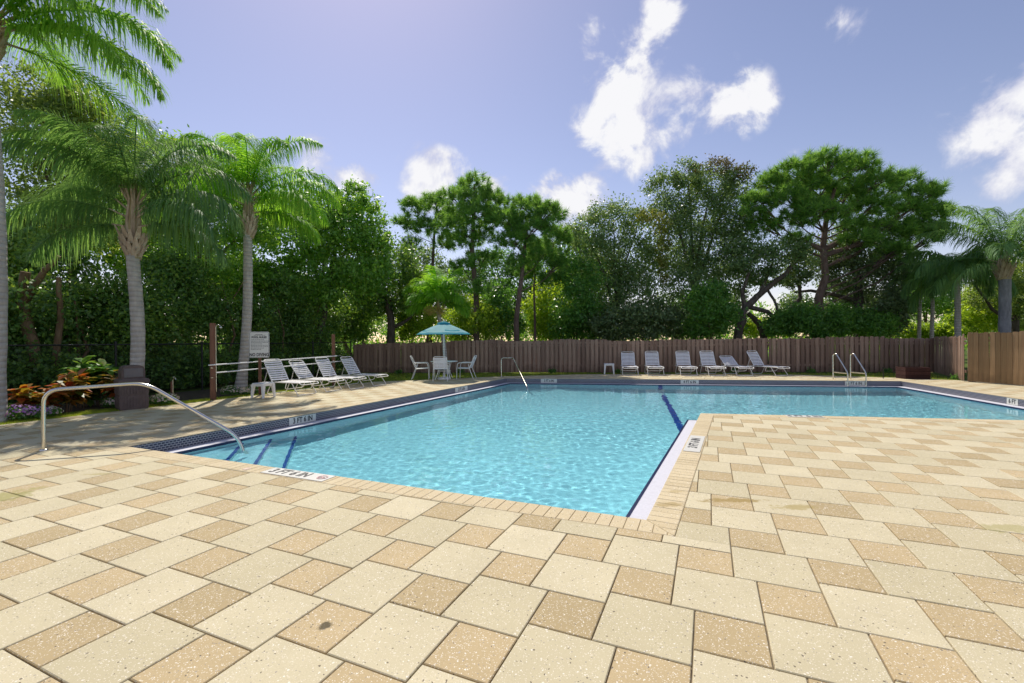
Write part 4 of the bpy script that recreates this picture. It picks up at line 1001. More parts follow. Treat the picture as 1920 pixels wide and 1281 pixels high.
for k, (px, d, bl, n, lm, lab) in enumerate(back):
    leafy('leafy_tree', lab, px, d, bl, n, .19, lm, 'brown_bark', 120+k, 'leafy trees further back', r0=.14, k=4)
# a far wood closes the view under the crowns
rsf = random.Random(5); fb = []
for k in range(60):
    px = -300+k*42; dd = rsf.uniform(38, 52); c = W(px, 640, dd); h = rsf.uniform(2.4, 4.4); fb.append(((c.x, c.y, h*.55), (1.7, 1.5, h*.6)))
wood = link('distant_wood', crown_mesh('distant_wood', fb, 80000, .26, M['fig_leaf'], 99, clump=.3), None); tag(wood, 'distant sunlit greenery seen under the crowns beyond the fences', 'greenery', kind='stuff')

# ------------------------------------------------------------------ lettering
def text_mesh(body, size, mat, bold=0.0, align='CENTER', ext=.0012):
    cu = bpy.data.curves.new('lettering', 'FONT'); cu.body = body; cu.size = size; cu.align_x = align; cu.align_y = 'CENTER'; cu.extrude = ext; cu.offset = bold; cu.resolution_u = 3
    o = bpy.data.objects.new('lettering', cu); col.objects.link(o); bpy.context.view_layer.update()
    me = bpy.data.meshes.new_from_object(o.evaluated_get(bpy.context.evaluated_depsgraph_get()))
    bpy.data.objects.remove(o); bpy.data.curves.remove(cu); me.materials.clear(); me.materials.append(mat); return me
def frame_matrix(o, x, y, z):
    mm = Matrix.Identity(4)
    for r in range(3): mm[r][0], mm[r][1], mm[r][2], mm[r][3] = x[r], y[r], z[r], o[r]
    return mm
def marker(label, body, o, x, y, w, h, size, circle=False, sx=1.0):
    """a printed tile: o centre on the surface, x reading direction, y up of the letters"""
    x = Vector(x).normalized(); y = Vector(y).normalized(); z = x.cross(y)
    root = bpy.data.objects.new('depth_marker', None); col.objects.link(root); root.empty_display_size = .1; root.matrix_world = frame_matrix(o, x, y, z)
    tag(root, label, 'depth marker', 'pool depth markers')
    mb = MB(); mb.box((0, 0, .002), (w, h, .006)); mb.build('tile', M['marker_white'], root)
    t = link('lettering', text_mesh(body, size, M['ink'], .0026*size/.1), root, (-.12*w if circle else 0, 0, .0062)); t.scale = (sx, 1, 1)
    if circle:
        mb = MB(); ring = [(w*.40+.055*math.cos(a), .055*math.sin(a), .0062) for a in np.linspace(0, 2*PI, 25)[:-1]]; mb.tube(ring, .007, 5, closed=True)
        mb.tube([(w*.40-.04, .04, .0062), (w*.40+.04, -.04, .0062)], .006, 5); mb.tube([(w*.40-.03, -.03, .006), (w*.40, .0, .006), (w*.40+.03, .0, .006)], .008, 5); mb.build('no_diving_symbol', M['ink_red'], root)
    return root
def on_wall(px0, px1, P, Q, body, label, size=.135, sx=.9):
    """a marker set into the mosaic band between two pixel columns"""
    d = (Q-P).normalized()
    a = isect(Vector((0, 0)), v2(pix_dir(px0, 690)), P, d); b = isect(Vector((0, 0)), v2(pix_dir(px1, 690)), P, d)
    c = (a+b)/2; x = (b-a); w = x.length; x = x.normalized(); n = Vector((-x.y, x.x, 0))
    nz = Vector((x.x, x.y, 0)).cross(Vector((0, 0, 1)))
    zc = (LEDGE_Z-.012)/2
    return marker(label, body, Vector((c.x, c.y, zc))+nz*.003, (x.x, x.y, 0), (0, 0, 1), w, -LEDGE_Z-.03, size, sx=sx)
on_wall(541, 591, A, Fc, '3 FT 6 IN', 'white 3 FT 6 IN marker in the left pool wall near the corner steps', .15, .82)
on_wall(853, 876, A, Fc, '3 FT 6 IN', 'white 3 FT 6 IN marker in the left pool wall near the parasol table', .15, .7)
on_wall(1014, 1044, Fc, Ec, '3 FT 6 IN', 'white 3 FT 6 IN marker in the far pool wall beside the far handrail', .14, .7)
on_wall(1276, 1310, Fc, Ec, '4 FT 6 IN', 'white 4 FT 6 IN marker in the far pool wall below the loungers', .14, .82)
on_wall(1584, 1621, Fc, Ec, '5 FT 6 IN', 'white 5 FT 6 IN marker in the far pool wall between the ladder rails', .14, .82)
on_wall(1888, 1909, Ec, Dc, '6 FT', 'white 6 FT marker in the right pool wall', .15, .8)
def deck_marker(body, label, pa, pb, P, Q, size, circle, flip=1, sx=1.0):
    a = v2(G(*pa)); b = v2(G(*pb)); d = (Q-P).normalized(); n = Vector((d.y, -d.x))     # outwards
    c = (a+b)/2; s = (c-P).dot(d); c = P+d*s+n*COPE_W*.5; w = abs((b-a).dot(d))
    x = d*flip; y = Vector((-x.y, x.x))
    return marker(label, body, Vector((c.x, c.y, .003)), (x.x, x.y, 0), (y.x, y.y, 0), w, COPE_W-.05, size, circle, sx)
deck_marker('3 FT 6 IN', 'white 3 FT 6 IN marker with red no-diving ring on the near coping', (490, 886), (608, 902), A, B, .19, True, sx=.78)
deck_marker('3 FT 6 IN', 'white 3 FT 6 IN marker on the coping beside the pale gutter ledge', (1292, 847), (1307, 818), B, C, .17, False, sx=1.0)
deck_marker('4 FT 6 IN', 'white 4 FT 6 IN marker on the coping of the deck tongue', (1476, 781), (1546, 783), C, Dc, .17, False, sx=.9)

# ------------------------------------------------------------------ rails
def rail(name, label, path, r, rad=.18, cat='handrail', group=None, base=None):
    base = Vector(base if base is not None else (path[0][0], path[0][1], 0)); root = empty(name, base, 0, label, cat, group)
    mb = MB(); mb.tube([p-base for p in rounded([Vector(p) for p in path], rad, 7)], r, 12); mb.build('tube', M['steel'], root)
    mb = MB(); p = Vector(path[0])-base; mb.lathe([(r*1.9, .0), (r*1.9, .012), (r*1.15, .022), (r*1.05, .022)], (p.x, p.y, .002), 16); mb.build('escutcheon', M['steel'], root)
    return root
hb = G(82, 845); ends = G(464, 866, -.40); hd = Vector((ends.x-hb.x, ends.y-hb.y, 0)); 
def along(t, z): return (hb.x+hd.x*t, hb.y+hd.y*t, z)
def t_for(px):                                             # position along the rail's plane seen at a pixel column
    d = pix_dir(px, 700); q = isect(Vector((0, 0)), v2(d), v2(hb), v2(hd)); return (q-v2(hb)).dot(v2(hd))/v2(hd).length_squared
def z_at(px, py):
    t = t_for(px); y = hb.y+hd.y*t; return W(px, py, y).z
rail('pool_handrail', 'large curved steel handrail leading into the corner steps', [along(0, 0), along(0, z_at(82, 732)), along(t_for(272), z_at(272, 718)), along(t_for(446), z_at(446, 818)), along(1.0, -.45)], .026, .2)
f0 = G(940, 706.5); f1p = G(988, 719)
fe = Vector((f1p.x, f1p.y-.1, -.3))
rail('pool_handrail', 'far steel handrail at the pool corner beyond the parasol table', [(f0.x, f0.y, 0), (f0.x, f0.y, W(940, 671.5, f0.y).z), (f0.x+.5, f0.y-.2, W(960, 671.5, f0.y-.2).z), (fe.x, fe.y, -.12), (fe.x+.05, fe.y-.05, -.5)], .024, .12)
e0 = (Ec-Fc).normalized(); ln = Vector((e0.y, -e0.x))       # points into the pool
if ln.dot(-Fc) < 0: ln = -ln
lad = empty('pool_ladder', (0, 0, 0), 0, 'steel pool ladder with two arched grab rails at the deep end', 'ladder')
lb = []
for px in (1586, 1620):
    q = isect(Vector((0, 0)), v2(pix_dir(px, 690)), Fc, e0)
    if not lb: lad.location = (q.x, q.y, 0)
    o = Vector(lad.location); p = Vector((q.x, q.y, 0))-o; n3 = Vector((ln.x, ln.y, 0)); lb.append(p+n3*.12)
    ofs = Vector((-e0.x, -e0.y, 0))*.12
    path = [p-n3*.62+ofs, p-n3*.62+ofs+Vector((0, 0, .92)), p-n3*.45+ofs*.8+Vector((0, 0, .95)), p+n3*.12+Vector((0, 0, .28)), p+n3*.12+Vector((0, 0, -.75))]
    mb = MB(); mb.tube(rounded(path, .12, 6), .024, 10); mb.build('grab_rail', M['steel'], lad)
    mb = MB(); mb.tube([p-n3*.62+ofs+Vector((0, 0, .26)), p+n3*.12+Vector((0, 0, .26))], .02, 8); mb.build('brace', M['steel'], lad)
for z in (-.32, -.56):
    mb = MB(); c = (lb[0]+lb[1])/2; mb.box((c.x, c.y, z), ((lb[1]-lb[0]).length, .09, .03), math.atan2(e0.y, e0.x)); mb.build('tread', M['resin'], lad)

# ------------------------------------------------------------------ loungers
def lounger(back_deg, label, loc, rz, group):
    root = empty('sun_lounger', loc, rz, label, 'sun lounger', group); wm = M['white_metal']; Wd = .62; hw = Wd/2; r = .014; H = .36
    th = math.radians(back_deg); hx = -.28; bl = .74
    mb = MB()
    path = [(hx-.35, hw, H-.02), (hx, hw, H), (.86, hw, H), (.93, hw*.97, H-.05), (.93, -hw*.97, H-.05), (.86, -hw, H), (hx, -hw, H), (hx-.35, -hw, H-.02)]
    mb.tube(rounded(path, .07, 5), r, 8); mb.build('seat_frame', wm, root)
    bx = Vector((-math.cos(th), 0, math.sin(th)))
    p = lambda s, y: Vector((hx, y, H))+bx*s
    mb = MB(); mb.tube(rounded([p(0, hw-.03), p(bl, hw-.03), p(bl, -hw+.03), p(0, -hw+.03)], .09, 6), r, 8); mb.build('back_frame', wm, root)
    for s in (1, -1):
        mb = MB(); mb.tube([p(bl*.55, s*(hw-.05)), Vector((hx-.33, s*(hw-.02), H-.03))], .009, 6); mb.build('prop', wm, root)
    for x0, x1 in ((.78, .55), (.30, .05), (-.45, -.25)):
        mb = MB(); path = [(x1, hw, H), (x0+.02, hw*1.05, .04), (x0, hw*.98, .013), (x0, -hw*.98, .013), (x0+.02, -hw*1.05, .04), (x1, -hw, H)]
        if x0 == .30: path = [(x1+.3, hw, H), (x0, hw*1.02, .20), (x0-.02, hw*.8, .17), (x0-.02, -hw*.8, .17), (x0, -hw*1.02, .20), (x1+.3, -hw, H)]
        mb.tube(rounded(path, .06, 5), .012, 8); mb.build('leg_frame', wm, root)
    if 'seat' not in lounger.__dict__:
        mb = MB(); ys = np.linspace(-hw, hw, 7)
        vs = []; fs = []
        for k, y in enumerate(ys):
            sag = -.018*(1-(y/hw)**2)
            vs += [(-.024, y, sag), (.024, y, sag), (.024, y, sag-.004), (-.024, y, sag-.004)]
            if k: a = 4*(k-1); b = 4*k; fs += [(a, a+1, b+1, b), (a+1, a+2, b+2, b+1), (a+2, a+3, b+3, b+2), (a+3, a, b, b+3)]
        mb.add(vs, fs, False); lounger.seat = mb.mesh('strap', M['strap'])
    for k in range(15):
        o = link('strap', lounger.seat, root, (hx+.06+k*.073, 0, H+.012))
    for k in range(9):
        s = .07+k*.072; q = p(s, 0); o = link('strap', lounger.seat, root, q+Vector((math.sin(th), 0, math.cos(th)))*.012); o.rotation_euler = (0, th, 0); o.scale = (.98, .93, 1)
    return root
u3 = (B-A).normalized(); angu = math.atan2(u3.y, u3.x)
left_l = [(562, 742.5, 60, 'white strap lounger nearest the small resin table on the left deck'), (612, 735.5, 50, 'second white strap lounger from the small resin table on the left deck, back set lowest'),
          (657, 731, 58, 'third white strap lounger from the small resin table on the left deck'), (702, 724.5, 56, 'white strap lounger on the left deck closest to the parasol table')]
for px, py, bd, lab in left_l:
    g = G(px, py); c = g-Vector((u3.x, u3.y, 0))*.80+Vector((-u3.y, u3.x, 0))*.28
    lounger(bd, lab, (c.x, c.y, .0), angu+random.uniform(-.05, .05), 'loungers on the left deck')
angf = math.atan2(ln.y, ln.x)
far_l = [(1182, 704.2, 54, 0.0, 'white strap lounger right beside the white side table by the brown fence'), (1230, 704.6, 58, .0, 'white strap lounger with upright back, second from the white side table by the fence'),
         (1292, 705, 58, .0, 'upright white strap lounger above the 4 FT 6 IN wall marker'), (1345, 705.2, 58, .06, 'upright white strap lounger beside the low-reclined one by the fence'),
         (1397, 705.3, 33, .18, 'white strap lounger by the fence with its back reclined lowest'), (1466, 705.2, 58, .52, 'white strap lounger by the fence turned most towards the ladder')]
for px, py, bd, rz, lab in far_l:
    g = G(px, py); a = angf+rz; c = g-Vector((math.cos(a), math.sin(a), 0))*.80
    lounger(bd, lab, (c.x, c.y, 0), a, 'loungers along the brown fence')

# ------------------------------------------------------------------ small resin tables
def side_table(label, loc, rz, s=.46, h=.43):
    root = empty('side_table', loc, rz, label, 'side table', 'small white side tables')
    mb = MB(); hs = s/2; q = [Vector((hs*cx, hs*cy_)) for cx, cy_ in ((-1, -.8), (-.8, -1), (.8, -1), (1, -.8), (1, .8), (.8, 1), (-.8, 1), (-1, .8))]
    slab(mb, q, h-.03, h, .008); mb.build('tabletop', M['resin'], root)
    mb = MB()
    for sx_, sy_ in ((0, 1), (0, -1), (1, 0), (-1, 0)): mb.box((sx_*hs*.82, sy_*hs*.82, h-.055), (.02 if sx_ else s*.7, .02 if sy_ else s*.7, .05))
    mb.build('apron', M['resin'], root)
    for sx_ in (-1, 1):
        for sy_ in (-1, 1):
            mb = MB(); t = Vector((sx_*hs*.78, sy_*hs*.78, h-.03)); b = Vector((sx_*hs*.92, sy_*hs*.92, 0)); w = .03
            vs = [b+Vector((dx*w*.7, dy*w*.7, 0)) for dx, dy in ((-1, -1), (1, -1), (1, 1), (-1, 1))]+[t+Vector((dx*w*1.3, dy*w*1.3, 0)) for dx, dy in ((-1, -1), (1, -1), (1, 1), (-1, 1))]
            mb.add(vs, [(3, 2, 1, 0), (4, 5, 6, 7), (0, 1, 5, 4), (1, 2, 6, 5), (2, 3, 7, 6), (3, 0, 4, 7)]); mb.build('leg', M['resin'], root)
    return root
g = G(490, 746); side_table('small white resin table in front of the first lounger on the left deck', (g.x, g.y+.1, 0), angu+.1, .42, .40)
g = G(1143, 701.5); side_table('small white resin table standing beside the brown fence', (g.x, g.y+.1, 0), angf, .44, .46)

# ------------------------------------------------------------------ dining set under the parasol
tc = G(831, 712); tc = Vector((tc.x, tc.y+.25, 0))
root = empty('patio_table', tc, 0, 'round white patio table under the aqua parasol', 'table')
mb = MB(); mb.lathe([(.03, .69), (.52, .69), (.545, .70), (.545, .715), (.52, .722), (.03, .722)], (0, 0, 0), 32); mb.build('tabletop', M['white_metal'], root)
for k in range(4):
    a = PI/4+k*PI/2; mb = MB(); mb.tube(rounded([(.36*math.cos(a), .36*math.sin(a), .69), (.26*math.cos(a), .26*math.sin(a), .35), (.42*math.cos(a), .42*math.sin(a), .012)], .12), .016, 8); mb.build('leg', M['white_metal'], root)
mb = MB(); mb.tube([(.27*math.cos(a), .27*math.sin(a), .33) for a in np.linspace(0, 2*PI, 21)[:-1]], .010, 6, closed=True); mb.build('ring', M['white_metal'], root)
root = empty('parasol', tc, 0, 'aqua and teal scalloped parasol open over the patio table', 'parasol')
mb = MB(); mb.lathe([(.27, 0), (.27, .04), (.22, .075), (.05, .10), (.04, .26), (.026, .27)], (0, 0, 0), 24); mb.build('base', M['resin'], root)
mb = MB(); mb.tube([(0, 0, .05), (0, 0, 2.28)], .019, 10); mb.build('pole', M['white_metal'], root)
R0, z_r, z_t = 1.08, 1.80, 2.22
for k in range(8):
    a0, a1 = 2*PI*k/8+.2, 2*PI*(k+1)/8+.2; vs = []; fs = []; mi = []; nr, na = 9, 8
    for i in range(nr+1):
        t = i/nr
        for j in range(na+1):
            s = j/na; a = a0+(a1-a0)*s; rr_ = (.10+(R0-.10)*t)*(1-.076*math.sin(PI*s)*t)
            z = z_t-(z_t-z_r)*(t**1.15)-.05*math.sin(PI*s)*t*(1-.2*t)+(.055*math.sin(PI*s)*max(0, t-.75)*4 if True else 0)-.03*max(0, t-.85)*6
            vs.append((rr_*math.cos(a), rr_*math.sin(a), z))
    for i in range(nr):
        for j in range(na): fs.append((i*(na+1)+j, i*(na+1)+j+1, (i+1)*(na+1)+j+1, (i+1)*(na+1)+j)); mi.append(1 if i >= nr-1 or (i == nr-3 and k % 2 == 0) else 0)
    mb = MB(); mb.v = vs; mb.f = fs; mb.s = [True]*len(fs); mb.mi = mi
    mb.build('panel', [M['aqua'], M['teal']] if k not in (0, 5, 6) else [M['teal'], M['teal']] if k == 0 else [M['aqua'], M['teal']], root)
    mb = MB(); am = a0; mb.tube([(.05*math.cos(am), .05*math.sin(am), z_t-.03), ((R0-.02)*math.cos(am), (R0-.02)*math.sin(am), z_r-.02)], .007, 5); mb.build('rib', M['white_metal'], root)
mb = MB(); n = 48; vs = [(0, 0, z_t+.09)]+[(.24*math.cos(2*PI*i/n), .24*math.sin(2*PI*i/n), z_t+.02) for i in range(n)]+[(.27*math.cos(2*PI*i/n), .27*math.sin(2*PI*i/n), z_t-.06-.05*abs(math.sin(4*2*PI*i/n/1.0))) for i in range(n)]
fs = [(0, 1+i, 1+(i+1) % n) for i in range(n)]+[(1+i, 1+n+i, 1+n+(i+1) % n, 1+(i+1) % n) for i in range(n)]
mb.add(vs, fs, True); mb.build('vent_cap', M['teal'], root)
mb = MB(); mb.lathe([(.001, .09), (.028, .07), (.03, .03), (.015, .0)], (0, 0, 2.27), 12); mb.build('finial', M['resin'], root)
def patio_chair(label, loc, rz):
    """local +x is the way the sitter faces"""
    root = empty('patio_chair', loc, rz, label, 'chair', 'white strap chairs around the patio table'); wm = M['white_metal']; hw = .27; r = .013
    mb = MB(); mb.tube(rounded([(-.24, hw, .43), (.24, hw, .45), (.24, -hw, .45), (-.24, -hw, .43)], .06), r, 8); mb.build('seat_frame', wm, root)
    bt = Vector((-.24-.20, 0, .93))
    mb = MB(); mb.tube(rounded([(-.22, hw-.01, .42), (bt.x, hw-.02, bt.z), (bt.x, -hw+.02, bt.z), (-.22, -hw+.01, .42)], .09, 6), r, 8); mb.build('back_frame', wm, root)
    for s in (1, -1):
        mb = MB(); mb.tube(rounded([(.27, s*hw, .012), (.26, s*hw*1.08, .45), (.22, s*hw*1.12, .66), (-.33, s*hw*1.08, .66)], .09), r, 8); mb.build('front_leg', wm, root)
        mb = MB(); mb.tube([(-.40, s*hw, .012), (-.24, s*hw, .43), (-.20, s*hw*1.02, .60)], r, 8); mb.build('back_leg', wm, root)
    mb = MB(); mb.box((0, 0, 0), (.045, 2*hw-.02, .005)); st = mb.mesh('strap', M['strap'])
    for k in range(8): link('strap', st, root, (-.20+k*.06, 0, .448))
    for k in range(8):
        t = .14+k*.105; o = link('strap', st, root, (-.22+(bt.x+.22)*t+.012, 0, .42+(bt.z-.42)*t)); o.rotation_euler = (0, PI/2+.38-.0, 0)
    return root
patio_chair('white strap chair on the lounger side of the patio table', (tc.x-.86, tc.y-.05, 0), .12)
patio_chair('white strap chair with its back to the pool at the patio table', (tc.x+.0, tc.y-.72, 0), PI/2+.05)
patio_chair('white strap chair on the handrail side of the patio table', (tc.x+.84, tc.y-.08, 0), PI-.12)

# ------------------------------------------------------------------ litter bin, tap, pole rack, sign, box
g = G(230, 769); g = Vector((g.x, g.y+.25, 0)); rzb = math.radians(50)
root = empty('litter_bin', g, rzb, 'square brown ribbed litter bin with hooded swing lid', 'litter bin'); root.scale = (.85, .85, 1)
mb = MB(); 
for (z0, z1, w0, w1) in ((0, .02, .58, .60), (.02, .30, .60, .62), (.30, .335, .60, .60), (.335, .60, .61, .63), (.60, .66, .66, .66), (.66, .70, .66, .60)):
    mb.box((0, 0, (z0+z1)/2), (w0, w0, z1-z0), taper=w1/w0)
mb.build('body', M['bin'], root)
mb = MB()
for s in range(9):
    x = -.26+s*.065
    for ang in (0, PI/2, PI, -PI/2):
        R_ = Matrix.Rotation(ang, 3, 'Z'); c = R_ @ Vector((x, -.305, .17)); mb.box(c, (.028, .02, .24), ang)
        c = R_ @ Vector((x, -.312, .47)); mb.box(c, (.028, .02, .22), ang)
mb.build('ribs', M['bin'], root)
mb = MB(); prof = [(-.25, .70), (.25, .70), (.25, .88), (.21, .97), (.14, 1.0), (-.14, 1.0), (-.21, .97), (-.25, .88)]; n = len(prof)
vs = [(p[0], -.23, p[1]) for p in prof]+[(p[0], .23, p[1]) for p in prof]; mb.add(vs, [tuple(range(n)), tuple(range(2*n-1, n-1, -1))]+[(i, n+i, n+(i+1) % n, (i+1) % n) for i in range(n)]); lid = mb.build('lid', M['bin'], root)
mb = MB(); mb.box((0, -.236, .835), (.40, .02, .20)); mb.box((0, -.242, .835), (.35, .02, .155)); mb.build('flap', M['bin_flap'], lid)
g = G(317, 757); root = empty('water_tap', (g.x, g.y+.1, 0), 0, 'slim garden tap on a stake behind the steel handrail', 'tap')
mb = MB(); mb.box((0, 0, .26), (.035, .035, .56)); mb.build('stake', M['post'], root)
mb = MB(); mb.tube(rounded([(.03, -.01, .0), (.03, -.01, .60), (.09, -.01, .63), (.11, -.01, .59)], .03), .011, 8); mb.build('pipe', M['steel'], root)
mb = MB(); mb.lathe([(.005, 0), (.03, .005), (.03, .015), (.005, .02)], (.05, -.01, .645), 10); mb.build('tap_wheel', M['steel'], root)
# two posts hold the rescue pole and hook
pa = G(397, 750.5); pa = Vector((pa.x, pa.y+.06, -.03)); pb = W(625, 640, 15.9); pb = Vector((pb.x, pb.y, -.03))
ha = W(402, 606, pa.y).z; hbz = W(625, 627, pb.y).z
for q, h, lab in ((pa, ha, 'tall reddish timber post with shower pipe holding the rescue poles'), (pb, hbz, 'shorter reddish timber post behind the loungers holding the rescue poles')):
    root = empty('timber_post', q, .35, lab, 'post', 'posts holding the rescue poles')
    mb = MB(); mb.box((0, 0, (h+.03)/2), (.115, .115, h+.03), taper=.97); mb.build('post', M['post'], root)
    for z in (.62, .88):
        mb = MB(); mb.box((.0, -.075, z), (.05, .05, .018)); mb.build('bracket', M['steel'], root)
    if q is pa:
        mb = MB(); mb.tube(rounded([(.075, -.02, .25), (.075, -.02, h-.05), (.14, -.05, h), (.2, -.07, h-.06)], .06), .012, 8); mb.build('shower_pipe', M['steel'], root)
        mb = MB(); mb.lathe([(.012, .04), (.045, .0), (.04, -.01), (.001, -.01)], (.2, -.07, h-.09), 12); mb.build('shower_head', M['steel'], root)
fwd = Vector((pb.x-pa.x, pb.y-pa.y, 0)); fn = Vector((fwd.y, -fwd.x, 0)).normalized()
if fn.y > 0: fn = -fn
def rack_pt(px, py):
    q = isect(Vector((0, 0)), v2(pix_dir(px, py)), v2(pa)+v2(fn)*.10, v2(fwd).normalized()); return W(px, py, q.y)
a0, a1 = rack_pt(391, 685), rack_pt(632, 667.5); root = empty('rescue_hook', a0, 0, 'long white pole ending in a rounded rescue hook on the upper brackets', 'rescue pole')
mb = MB(); mb.tube([(0, 0, 0), a1-a0], .017, 8); mb.build('pole', M['resin'], root)
hk = [a1, rack_pt(641, 667), rack_pt(650, 672), rack_pt(656, 683), rack_pt(657, 689), rack_pt(652, 692)]
mb = MB(); mb.tube([p-a0 for p in rounded(hk, .2, 4)], .010, 8); mb.build('hook', M['steel'], root)
a0, a1 = rack_pt(406, 699), rack_pt(645, 677); root = empty('pool_pole', a0, 0, 'plain long white pole lying on the lower brackets of the timber posts', 'pole')
mb = MB(); mb.tube([(0, 0, 0), a1-a0], .016, 8); mb.build('tube', M['resin'], root); mb = MB(); mb.tube([(a1-a0)*.97, (a1-a0)*1.0], .022, 8); mb.build('grip', M['steel'], root)
# pool rules sign
sb = W(486, 640, 13.0); sb = Vector((sb.x, sb.y, -.03)); ztop, zbot = W(486, 620, sb.y).z, W(486, 669, sb.y).z; ws = 36/F_PX*sb.y; hs = ztop-zbot; zc = (ztop+zbot)/2
root = empty('pool_sign', sb, .12, 'white pool rules sign with NO DIVING in large letters', 'sign')
mb = MB(); mb.box((0, .03, zc*.5), (.07, .05, zc)); mb.build('post', M['post'], root)
mb = MB(); r_ = .05; q = []
for cx, cz, a0_ in ((1, 1, 0), (-1, 1, 90), (-1, -1, 180), (1, -1, 270)):
    for k in range(5):
        a = math.radians(a0_+k*22.5); q.append((cx*(ws/2-r_)+r_*math.cos(a), cz*(hs/2-r_)+r_*math.sin(a)))
n = len(q); mb.add([(x, -.006, zc+z) for x, z in q]+[(x, .0, zc+z) for x, z in q], [tuple(range(n)), tuple(range(2*n-1, n-1, -1))]+[(i, n+i, n+(i+1) % n, (i+1) % n) for i in range(n)]); board = mb.build('board', M['sign_white'], root)
mb = MB(); mb.tube([(x*.95, -.008, zc+z*.965) for x, z in q], .0045, 4, closed=True); mb.build('border', M['ink'], board)
def sign_text(body, size, x, z, mat, align='CENTER', bold=0., sx=1):
    t = link('lettering', text_mesh(body, size, mat, bold, align), board, (x, -.0075, z)); t.rotation_euler = (PI/2, 0, 0); t.scale = (sx, 1, 1); return t
sign_text('NO DIVING', .125, 0, zbot+.085, M['ink'], bold=.004, sx=.80)
sign_text('POOL RULES', .075, 0, ztop-.165, M['ink'], bold=.003, sx=.95)
sign_text('FLORIDA STATE LAW', .035, 0, ztop-.065, M['ink_grey']) if False else None
for k, (s, wdt) in enumerate(((.105, .5), (.235, .62), (.275, .80), (.315, .82), (.355, .55), (.395, .78), (.435, .84), (.475, .60), (.515, .50), (.085, .35))):
    mb = MB(); x0 = -ws*.40; wl = ws*wdt; n = max(3, int(wl/.045)); rr = random.Random(k); x = x0 if k not in (0, 9) else -wl/2; end = x+wl
    while x < end:
        l = rr.uniform(.02, .06); mb.box((x+l/2, -.0075, ztop-s), (l, .002, .012)); x += l+.012
    mb.build('small_print', M['ink_grey'], board)
# planter box by the fence corner
g = G(1723, 711); root = empty('storage_box', (g.x, g.y+.25, -.02), angf+PI/2, 'dark reddish-brown timber box near the fence corner', 'box')
for k in range(3):
    for s in (-1, 1):
        mb = MB(); mb.box((0, s*.26, .075+k*.15), (.80, .03, .142)); mb.build('plank', M['box_wood'], root)
        mb = MB(); mb.box((s*.385, 0, .075+k*.15), (.03, .49, .142)); mb.build('plank', M['box_wood'], root)
mb = MB(); mb.box((0, 0, .40), (.73, .48, .04)); mb.build('soil', M['soil'], root)
g = G(1656, 710); root = empty('stake', (g.x, g.y, -.03), 0, 'thin dark stake in the grass before the brown fence', 'stake'); mb = MB(); mb.tube([(0, 0, 0), (0, 0, .42)], .014, 6); mb.build('rod', M['black_metal'], root)
mb = MB(); mb.box((0, 0, .44), (.05, .03, .05)); mb.build('cap', M['black_metal'], root)
# shallow round valve cover in the near coping
g = G(463, 879.5); root = empty('valve_cover', (g.x, g.y, .0005), 0, 'small round pinkish cover set in the near coping', 'cover')
mb = MB(); mb.lathe([(.05, 0), (.048, .005), (.034, .0055), (.032, .003), (.001, .003)], (0, 0, 0), 20); mb.build('disc', M['marker_pink'], root)

# ------------------------------------------------------------------ planting bed
bedA = [v2(G(0, 797)), v2(G(207, 772.5)), v2(G(392, 751.5)), v2(G(560, 733))]
dn = (bedA[-1]-bedA[0]).normalized(); no = Vector((-dn.y, dn.x))
if no.x > 0: no = -no
bed = [bedA[0]-dn*3+no*.7, bedA[1]+no*.75, bedA[2]+no*.6, bedA[3]+no*.6, bedA[3]+no*3.4, bedA[0]-dn*3+no*3.4]
if area2(bed) < 0: bed = bed[::-1]
tag(sheet('planting_bed', bed, [], -.022, M['soil']), 'dark mulched bed between the lawn strip and the hedge', kind='structure')
def broad_plant(name, label, loc, h, w, n, leaf, mat, seed, group=None):
    rs = np.random.default_rng(seed); root = empty(name, loc, 0, label, 'plant', group); V = []; mb = MB()
    ns = 7
    for s in range(ns):
        a = rs.uniform(0, 2*PI); rr_ = w*rs.uniform(.15, .75); tip = np.array([math.cos(a)*rr_, math.sin(a)*rr_, h*rs.uniform(.6, 1.0)])
        mb.tube([(math.cos(a)*rr_*.25, math.sin(a)*rr_*.25, -.01), tuple(tip*.6+np.array([0, 0, .02])), tuple(tip)], [.012, .01, .006], 5)
        for k in range(n):
            t = rs.uniform(.35, 1.02); b = tip*t; az = rs.uniform(0, 2*PI); el = rs.uniform(-.25, .9); d = np.array([math.cos(az)*math.cos(el), math.sin(az)*math.cos(el), math.sin(el)]); l = leaf*rs.uniform(.7, 1.25)
            sd = np.cross(d, [0, 0, 1]); sd /= np.linalg.norm(sd)+1e-6; up = np.cross(sd, d); ww = l*.21
            c1 = b+d*l*.30+up*.02; c2 = b+d*l*.68+up*.0; tp = b+d*l-np.array([0, 0, l*.18])
            V.append([b, c1-sd*ww, c2-sd*ww*.95, tp, c2+sd*ww*.95, c1+sd*ww])
    V = np.array(V).reshape(-1, 3); Fq = np.arange(len(V), dtype=np.int32).reshape(-1, 6)
    mb.build('stems', M['brown_bark'], root); link('foliage', np_mesh('foliage', V, Fq, mat), root); return root
cr = [(30, 786, .55, .36, 26, .24, 'croton_leaf', 'red and orange croton beside the tall grey-trunked palm'), (86, 778, .72, .38, 26, .24, 'croton_leaf', 'yellow and orange croton between the red croton and the green one'), (150, 764, .92, .62, 34, .32, 'croton_green', 'large green broad-leaved croton next to the litter bin'), (190, 766, .62, .34, 22, .26, 'croton_leaf', 'orange-tipped croton close against the litter bin'), (118, 768, .50, .40, 24, .26, 'croton_green', 'low green croton in front of the large one')]
